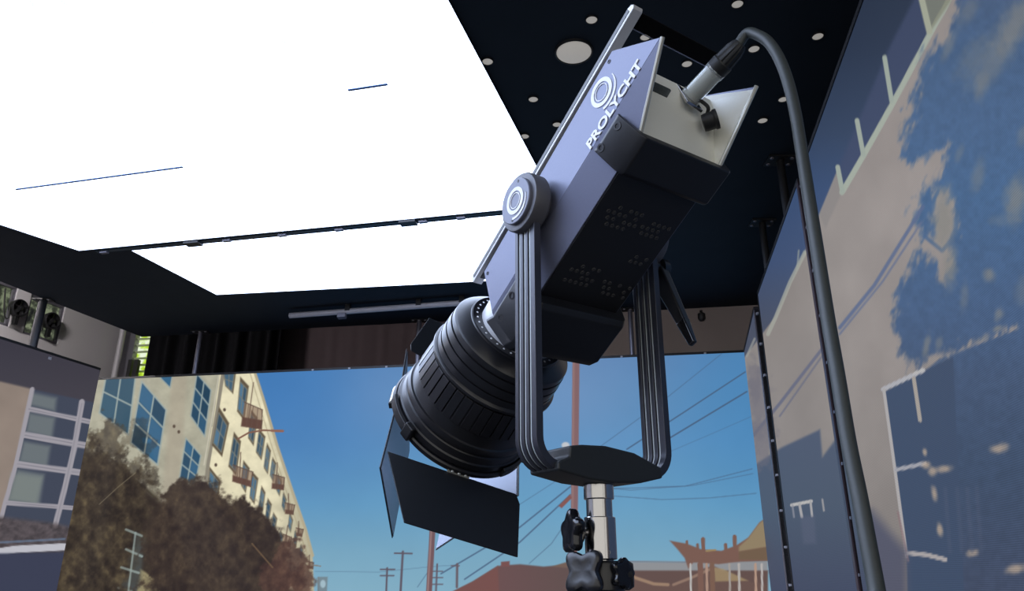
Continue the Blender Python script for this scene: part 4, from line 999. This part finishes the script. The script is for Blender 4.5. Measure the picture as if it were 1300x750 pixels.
# ---- barn doors: ring, latch and four leaves
ring = G().lathe(bo, A_, [(.4335, .1150), (.4335, .1262), (.4360, .1285), (.4420, .1290), (.4450, .1265), (.4450, .1150), (.4335, .1150)], 96, e1=S_).build('barn_door_ring', 'satin', lamp, smooth=30)
for t_ in (-24, 96, 216):
    t = radians(t_); d = S_ * cos(t) + U_ * sin(t); e = -S_ * sin(t) + U_ * cos(t)
    G().box(bo + A_ * .4290 + d * .1310, A_ * .0140, d * .0055, e * .0100).build('ring_clip', 'black', ring, bevel=.003)
    vs = [bo + A_ * aa + (S_ * cos(t + q) + U_ * sin(t + q)) * .1300 for q in (.10, .22, .34, .46) for aa in (.418,)]
    fr2 = [(bo + A_ * .432 + (S_ * cos(t + q) + U_ * sin(t + q)) * .1285, A_, (S_ * cos(t + q) + U_ * sin(t + q))) for q in np.linspace(.06, .62, 10)]
    G().sweep(fr2, [(-.010, -.002), (.010, -.002), (.008, .0035), (-.008, .0035)]).build('ring_clip', 'black', ring, bevel=.001)
def leaf(phi, op, outline, label, fold=None):
    ph = radians(phi); d = S_ * cos(ph) + U_ * sin(ph); e = -S_ * sin(ph) + U_ * cos(ph)
    dn = A_ * cos(radians(op)) + d * sin(radians(op)); H = bo + A_ * .448 + d * .1180
    nn = np.cross(e, dn)
    o = G().prism([H + e * t + dn * f - nn * .0008 for t, f in outline], nn * .0016).build('barn_door_leaf', 'door', lamp, bevel=.0004); o['label'] = label
    lin_o = G().prism([H + e * t * .985 + dn * (.004 + f * .97) + nn * (.0010 if np.dot(nn, d) < -.3 or (abs(np.dot(nn, d)) <= .3 and np.dot(nn, A_) > 0) else -.0016) for t, f in outline], nn * .0006).build('leaf_inner_skin', 'inner_skin', o, smooth=0)  # thin paler grey skin over the inner face of each leaf
    G().box(H - A_ * .003 + d * .0085, e * .020, unit(d * .3 + A_) * .0050, unit(d - A_ * .3) * .0022).build('hinge', 'edge', o, bevel=.0008)
    G().box(H + A_ * .003 + d * .0080 + dn * .006, e * .019, dn * .006, unit(np.cross(e, dn)) * .0050).build('hinge_block', 'black', o, bevel=.0012)
    G().box(H + dn * .012 + nn * (.004 if np.dot(nn, d) < 0 else -.004) * -1, e * .022, dn * .006, nn * .0016).build('hinge_plate', 'black', o, bevel=.0006)
    for tt in (-.012, 0, .012):
        for sgn in (-1, 1):
            G().lathe(H + dn * .012 + e * tt + nn * sgn * .0055, nn * sgn, [(0, .0026), (.0012, .002), (.0014, 0)], 10).build('rivet', 'edge', o)
leaf(-73, 98, [(.124, .009), (-.109, .009), (-.113, .032), (-.092, .157), (.093, .157)], 'black lower barn door leaf swung fully open')
leaf(107, 100, [(-.060, .001), (-.074, .022), (-.104, .029), (-.107, .044), (-.079, .132), (.079, .132), (.107, .044), (.104, .029), (.074, .022), (.060, .001)], 'black upper barn door leaf swung fully open')
leaf(22, -30, [(.119, -.020), (.030, .003), (-.030, .001), (-.175, .0), (-.171, .162), (.027, .149), (.040, .130), (.060, .060)], 'side barn door leaf half closed, its pale grey inner face showing')
leaf(197, -20, [(.042, -.004), (.123, .003), (.123, .202), (-.04, .160), (-.115, .05), (-.115, .0)], 'side barn door leaf half closed, mostly hidden behind the lower leaf')

# ---- yoke: ribbed bent bar, foot block, pivot caps, clamp lever
YW = 0.112
def yoke_frames():
    fr = []; R = .036; top = PV[2] - YB[2] + .012
    for sd in (1, -1):
        part = [(YW * sd, z) for z in np.linspace(top, R, 14)]
        arc = [(sd * (YW - R + R * cos(t)), R - R * sin(t)) for t in np.linspace(0, pi / 2, 10)][1:]
        seq = part + arc
        fr.append(seq)
    path = fr[0] + fr[1][::-1]
    out = []
    for i, (s_, z_) in enumerate(path):
        a, b = path[max(i - 1, 0)], path[min(i + 1, len(path) - 1)]
        t = np.array([b[0] - a[0], b[1] - a[1]]); t = t / np.linalg.norm(t); nrm = np.array([-t[1], t[0]])   # outward
        nrm = -nrm if (nrm @ np.array([s_, z_ - .2])) < 0 else nrm
        out.append((YB + S_ * s_ + UP * z_, ah, S_ * nrm[0] + UP * nrm[1]))
    return out
B = .0235
cs = []
edges = [-B, -.0125, -.0085, .0015 - .0025, .0015 + .0015, .0125 - .001, .0125 + .003, B]
outer = [(-B, .0055), (-.0130, .0055), (-.0122, .0022), (-.0080, .0022), (-.0072, .0055), (-.0010, .0055), (-.0002, .0022), (.0038, .0022), (.0046, .0055), (.0110, .0055), (.0118, .0022), (.0156, .0022), (.0164, .0055), (B, .0055)]
inner = [(x, -y) for x, y in outer][::-1]
yoke = G().sweep(yoke_frames(), outer + inner).build('yoke', 'yoke', lamp, smooth=30, bevel=.0006)
yoke['label'] = 'black ribbed U-shaped yoke'
# pale lines standing in for highlights along the grooves of the arms
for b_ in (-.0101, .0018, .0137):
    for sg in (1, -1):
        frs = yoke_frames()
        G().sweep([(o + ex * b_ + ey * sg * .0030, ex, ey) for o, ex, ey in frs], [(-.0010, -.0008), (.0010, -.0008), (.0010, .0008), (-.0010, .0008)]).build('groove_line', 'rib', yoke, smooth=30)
# foot block, boat shaped
bt = [(.090, .004), (.072, .012), (.070, .026), (.050, .029), (.010, .031), (-.040, .026), (-.088, .010), (-.090, -.004), (-.050, -.013), (.0, -.016), (.040, -.014), (.090, -.006)]
fb = G().prism([YB + S_ * s_ + UP * z_ - ah * .031 for s_, z_ in bt], ah * .062).build('foot_block', 'yblock', lamp, bevel=.003, segs=3)
fb['label'] = 'charcoal foot block of the yoke'
# pivot caps
for sd in (1, -1):
    o0 = W(0, 0, 0) + S_ * sd * .0
    cp = G().lathe(PV, S_ * sd, [(.0915, 0), (.0915, .030), (.1000, .0300), (.1005, .041), (.1040, .0440), (.1240, .0440), (.1270, .0425), (.1275, .0395), (.1275, 0)], 56).build('pivot_housing', 'capring', lamp, smooth=30)
    c2 = G().lathe(PV + S_ * sd * .1270, S_ * sd, [(0, .0345), (.0050, .0345), (.0062, .0335), (.0062, 0)], 56).build('pivot_cap', 'cap', lamp, smooth=30)
    if sd == 1:
        c2['label'] = 'grey pivot cap with ring emblem'
        ey = UP; ex = np.cross(ey, S_)
        emblem(c2, PV + S_ * (.1270 + .0063), ex, ey, S_, 0.0205, -105, 5)
        for tt in (75, 255):
            t = radians(tt); G().lathe(PV + S_ * .1333 + (ex * cos(t) + ey * sin(t)) * .029, S_, [(0, .0022), (.0004, .002), (.0004, 0)], 12).build('screw', 'black', c2)
# arm-end tabs under the pivot housings
for sd in (1, -1):
    G().prism([YB + S_ * sd * .1185 + ah * b_ + UP * z_ for b_, z_ in ((-.026, .335), (.026, .335), (.036, .350), (.036, .368), (-.036, .368), (-.036, .350))], S_ * sd * .007).build('arm_end', 'capring', lamp, bevel=.0015)
# clamp lever at the far pivot
l0 = W(0.024, -.135, -.050); l1 = W(.041, -.140, -.145); l2 = W(.048, -.140, -.184)
g = G(); ld = unit(l1 - l0); lw_ = unit(np.cross(ld, S_))
def bar(p, q, w0, w1, h0, h1):
    G_ = []
    for o, w, h in ((p, w0, h0), (q, w1, h1)):
        G_ += [o - lw_ * w - S_ * h, o + lw_ * w - S_ * h, o + lw_ * w + S_ * h, o - lw_ * w + S_ * h]
    return G_, [(3, 2, 1, 0), (4, 5, 6, 7), (0, 1, 5, 4), (1, 2, 6, 5), (2, 3, 7, 6), (3, 0, 4, 7)]
g.add(*bar(l0 - ld * .006, l1, .0155, .0085, .008, .007))
lever = g.build('clamp_lever', 'satin', lamp, bevel=.003, segs=3)
G().add(*bar(l1 - ld * .004, l2, .0090, .0060, .0072, .004)).build('lever_tip', 'blackgloss', lever, bevel=.0025, segs=3)
G().lathe(W(.020, -.119, -.040), -S_, [(0, .012), (.014, .012), (.016, .018), (.028, .018), (.030, .014), (.030, 0)], 28).build('lever_boss', 'satin', lever, smooth=30)
G().lathe(W(.018, -.104, -.036), S_, [(0, .006), (.008, .006), (.009, .004), (.009, 0)], 6).build('bolt', 'brass', lever, smooth=0)

# ================================================================== STAND
def zpx(py): return on_plane(759, py, YB, V(0, 1, 0))[2]
SX, SY = YB[0], YB[1]
stand = thing('light_stand', 'steel and black tripod light stand carrying the studio spotlight', 'light stand', (SX, SY, 0))
pz = lambda py, r: (zpx(py), r)
R19 = .0200
top = YB[2] - .0163
sp = [(top, 0), (top, R19), (zpx(633), R19), (zpx(634), R19 - .0008), (zpx(634.5), .0172), (zpx(656), .0172), (zpx(656.5), .0200), (zpx(657.5), .0206), (zpx(709), .0206), (zpx(710), .0198), (zpx(711), .016), (zpx(722), .016), (zpx(722), 0)]
G().lathe((SX, SY, 0), UP, sp[::-1], 48).build('spigot', 'steel', stand, smooth=30)
q = on_plane(772, 701, YB - V(0, .0206, 0), V(0, 1, 0)); G().lathe(q + V(.0, .004, 0), V(.25, -.97, 0), [(0, .0034), (.0022, .0034), (.0026, .0026), (.0010, .002), (.0010, 0)], 16).build('set_screw', 'edge', stand)
def knob(parent, c, ax, R, L, lobes, name='knob', m='blackgloss', ph=0.0, amp=.15):
    mod = lambda t, x: 1 + amp * cos(lobes * (t + ph)) * (0 if x < L * .2 else 1)
    return G().lathe(c, ax, [(0, .0), (0, R * .55), (L * .18, R * .62), (L * .30, R * .92), (L * .45, R), (L * .80, R), (L * .95, R * .90), (L, R * .72), (L * .97, R * .5), (L * .95, R * .25), (L * .95, 0)], 80, mod=mod).build(name, m, parent, smooth=40)
kc = at_depth(738, 678, .985); kx = unit(V(-.90, -.30, .05))
G().rod(V(SX, SY, kc[2]) + kx * .012, V(SX, SY, kc[2]) + kx * .030, .0060, 16).build('knob_shaft', 'steel', stand)
knob(stand, V(SX, SY, kc[2]) + kx * .0265, kx, .0250, .0200, 5, ph=.35)
# black casting under the spigot with its two big wing knobs
zc0 = zpx(712)
G().lathe((SX, SY, 0), UP, [(zc0 - .110, 0), (zc0 - .110, .022), (zc0 - .040, .024), (zc0 - .034, .030), (zc0 - .004, .031), (zc0, .029), (zc0, 0)], 40).build('stand_head', 'satin', stand, smooth=30)
wk = unit(V(-.55, -.83, .12)); knob(stand, V(SX - .004, SY, zc0 - .0175) + wk * .026, wk, .0255, .020, 4, 'wing_knob', 'satin', .6, .22)
wk2 = unit(V(.62, -.78, .0)); knob(stand, V(SX + .004, SY, zc0 - .0150) + wk2 * .020, wk2, .0170, .016, 5, 'wing_knob', 'blackgloss', .2)
wk3 = unit(V(.95, -.2, .0)); G().lathe(V(SX, SY, zc0 - .017) + wk3 * .022, wk3, [(0, .018), (.012, .018), (.018, .014), (.018, 0)], 32).build('wing_knob', 'black', stand, smooth=30)
G().rod((SX, SY, .42), (SX, SY, zc0 - .10), .0175, 24).build('column', 'black', stand)
G().rod((SX, SY, .12), (SX, SY, .95), .0215, 24).build('column', 'black', stand)
G().lathe((SX, SY, 0), UP, [(.90, .0), (.90, .030), (.98, .030), (.985, .020), (.985, 0)], 24).build('collar', 'black', stand)
for k in range(3):
    t = radians(100 + 120 * k); d = V(cos(t), sin(t), 0)
    G().rod(V(SX, SY, .86) + d * .03, V(SX, SY, .012) + d * .52, .011, 14).build('leg', 'black', stand)
    G().rod(V(SX, SY, .16) + d * .02, V(SX, SY, .44) + d * .27, .008, 12).build('brace', 'black', stand)
    G().lathe(V(SX, SY, 0.0) + d * .52, UP, [(0, .018), (.02, .017), (.026, .010), (.026, 0)], 16).build('foot', 'rubber', stand)

# ================================================================== POWER CABLE
cb, ce = W(-.226, -.022, -.008), W(-.312, -.031, -.022)
ca = unit(ce - cb); Lc = np.linalg.norm(ce - cb)
cable = thing('power_cable', 'thick dark grey power cable with clear plug rising from the spotlight and hanging down', 'cable', cb)
fl = G().box(cb + ca * .003, np.cross(ca, unit(np.cross(ca, U_))) * .021, unit(np.cross(ca, U_)) * .016, ca * .0022).build('plug_flange', 'steel', cable, bevel=.001)
G().lathe(cb, ca, [(.005, .0), (.005, .0150), (.010, .0152), (.012, .0138), (.046, .0138), (.048, .0148), (.054, .0148), (.054, 0)], 40).build('plug_body', 'clear', cable, smooth=30)
G().lathe(cb, ca, [(.006, 0), (.006, .0085), (.050, .0085), (.050, 0)], 24).build('plug_core', 'panel', cable)
G().lathe(cb, ca, [(.054, 0), (.054, .0150), (.066, .0152), (.068, .0138), (.086, .0128), (.094, .0105), (.098, .0080), (.098, 0)], 40, mod=lambda t, x: 1 + (.04 * cos(14 * t) if x > .066 else 0)).build('plug_collar', 'rubber', cable, smooth=30)
cpx = [(948, 42.5, .982), (963, 45, .965), (977, 55, .945), (990, 76, .92), (1001, 106, .895), (1010, 145, .87), (1019, 200, .84), (1030, 270, .80), (1041, 340, .765), (1052, 410, .73), (1064, 480, .695), (1077, 560, .66), (1091, 630, .63), (1103, 695, .605), (1113, 750, .585), (1124, 815, .56)]
pts = [cb + ca * .090] + [at_depth(x, y, z) for x, y, z in cpx]
pts += [pts[-1] + V(.015, -.02, -.15), pts[-1] + V(.03, -.01, -.5), pts[-1] + V(.06, .02, -1.0), V(pts[-1][0] + .10, pts[-1][1] + .08, .03), V(pts[-1][0] + .25, pts[-1][1] + .15, .008), V(pts[-1][0] + .45, pts[-1][1] - .2, .008)]
def catmull(P, m=8):
    P = [np.asarray(p) for p in P]; out = []
    for i in range(len(P) - 1):
        p0, p1, p2, p3 = P[max(i - 1, 0)], P[i], P[i + 1], P[min(i + 2, len(P) - 1)]
        for k in range(m):
            t = k / m; out.append(.5 * ((2 * p1) + (-p0 + p2) * t + (2 * p0 - 5 * p1 + 4 * p2 - p3) * t * t + (-p0 + 3 * p1 - 3 * p2 + p3) * t ** 3))
    return out + [P[-1]]
G().tube(catmull(pts, 8), .0069, 18).build('cord', 'cable', cable, smooth=60)
# hinged dust cap of the socket
dc = RP(-.048, .064) + rn * .016; dax = unit(rn * .8 - S_ * .5 + U_ * .25)
dust = thing('dust_cap', 'black rubber dust cap dangling below the clear plug on the silver rear panel', 'cap', dc)
G().lathe(dc, dax, [(-.010, 0), (-.010, .0115), (-.006, .0125), (.004, .0125), (.006, .0140), (.010, .0140), (.010, .0105), (-.004, .0100), (-.004, 0)], 32).build('cap', 'rubber', dust, smooth=30)
st0 = cb + ca * .004 - S_ * .006 + rn * .006
G().tube(catmull([st0, st0 * .5 + dc * .5 + rn * .008, dc + unit(st0 - dc) * .010], 6), .0026, 8).build('strap', 'rubber', dust)
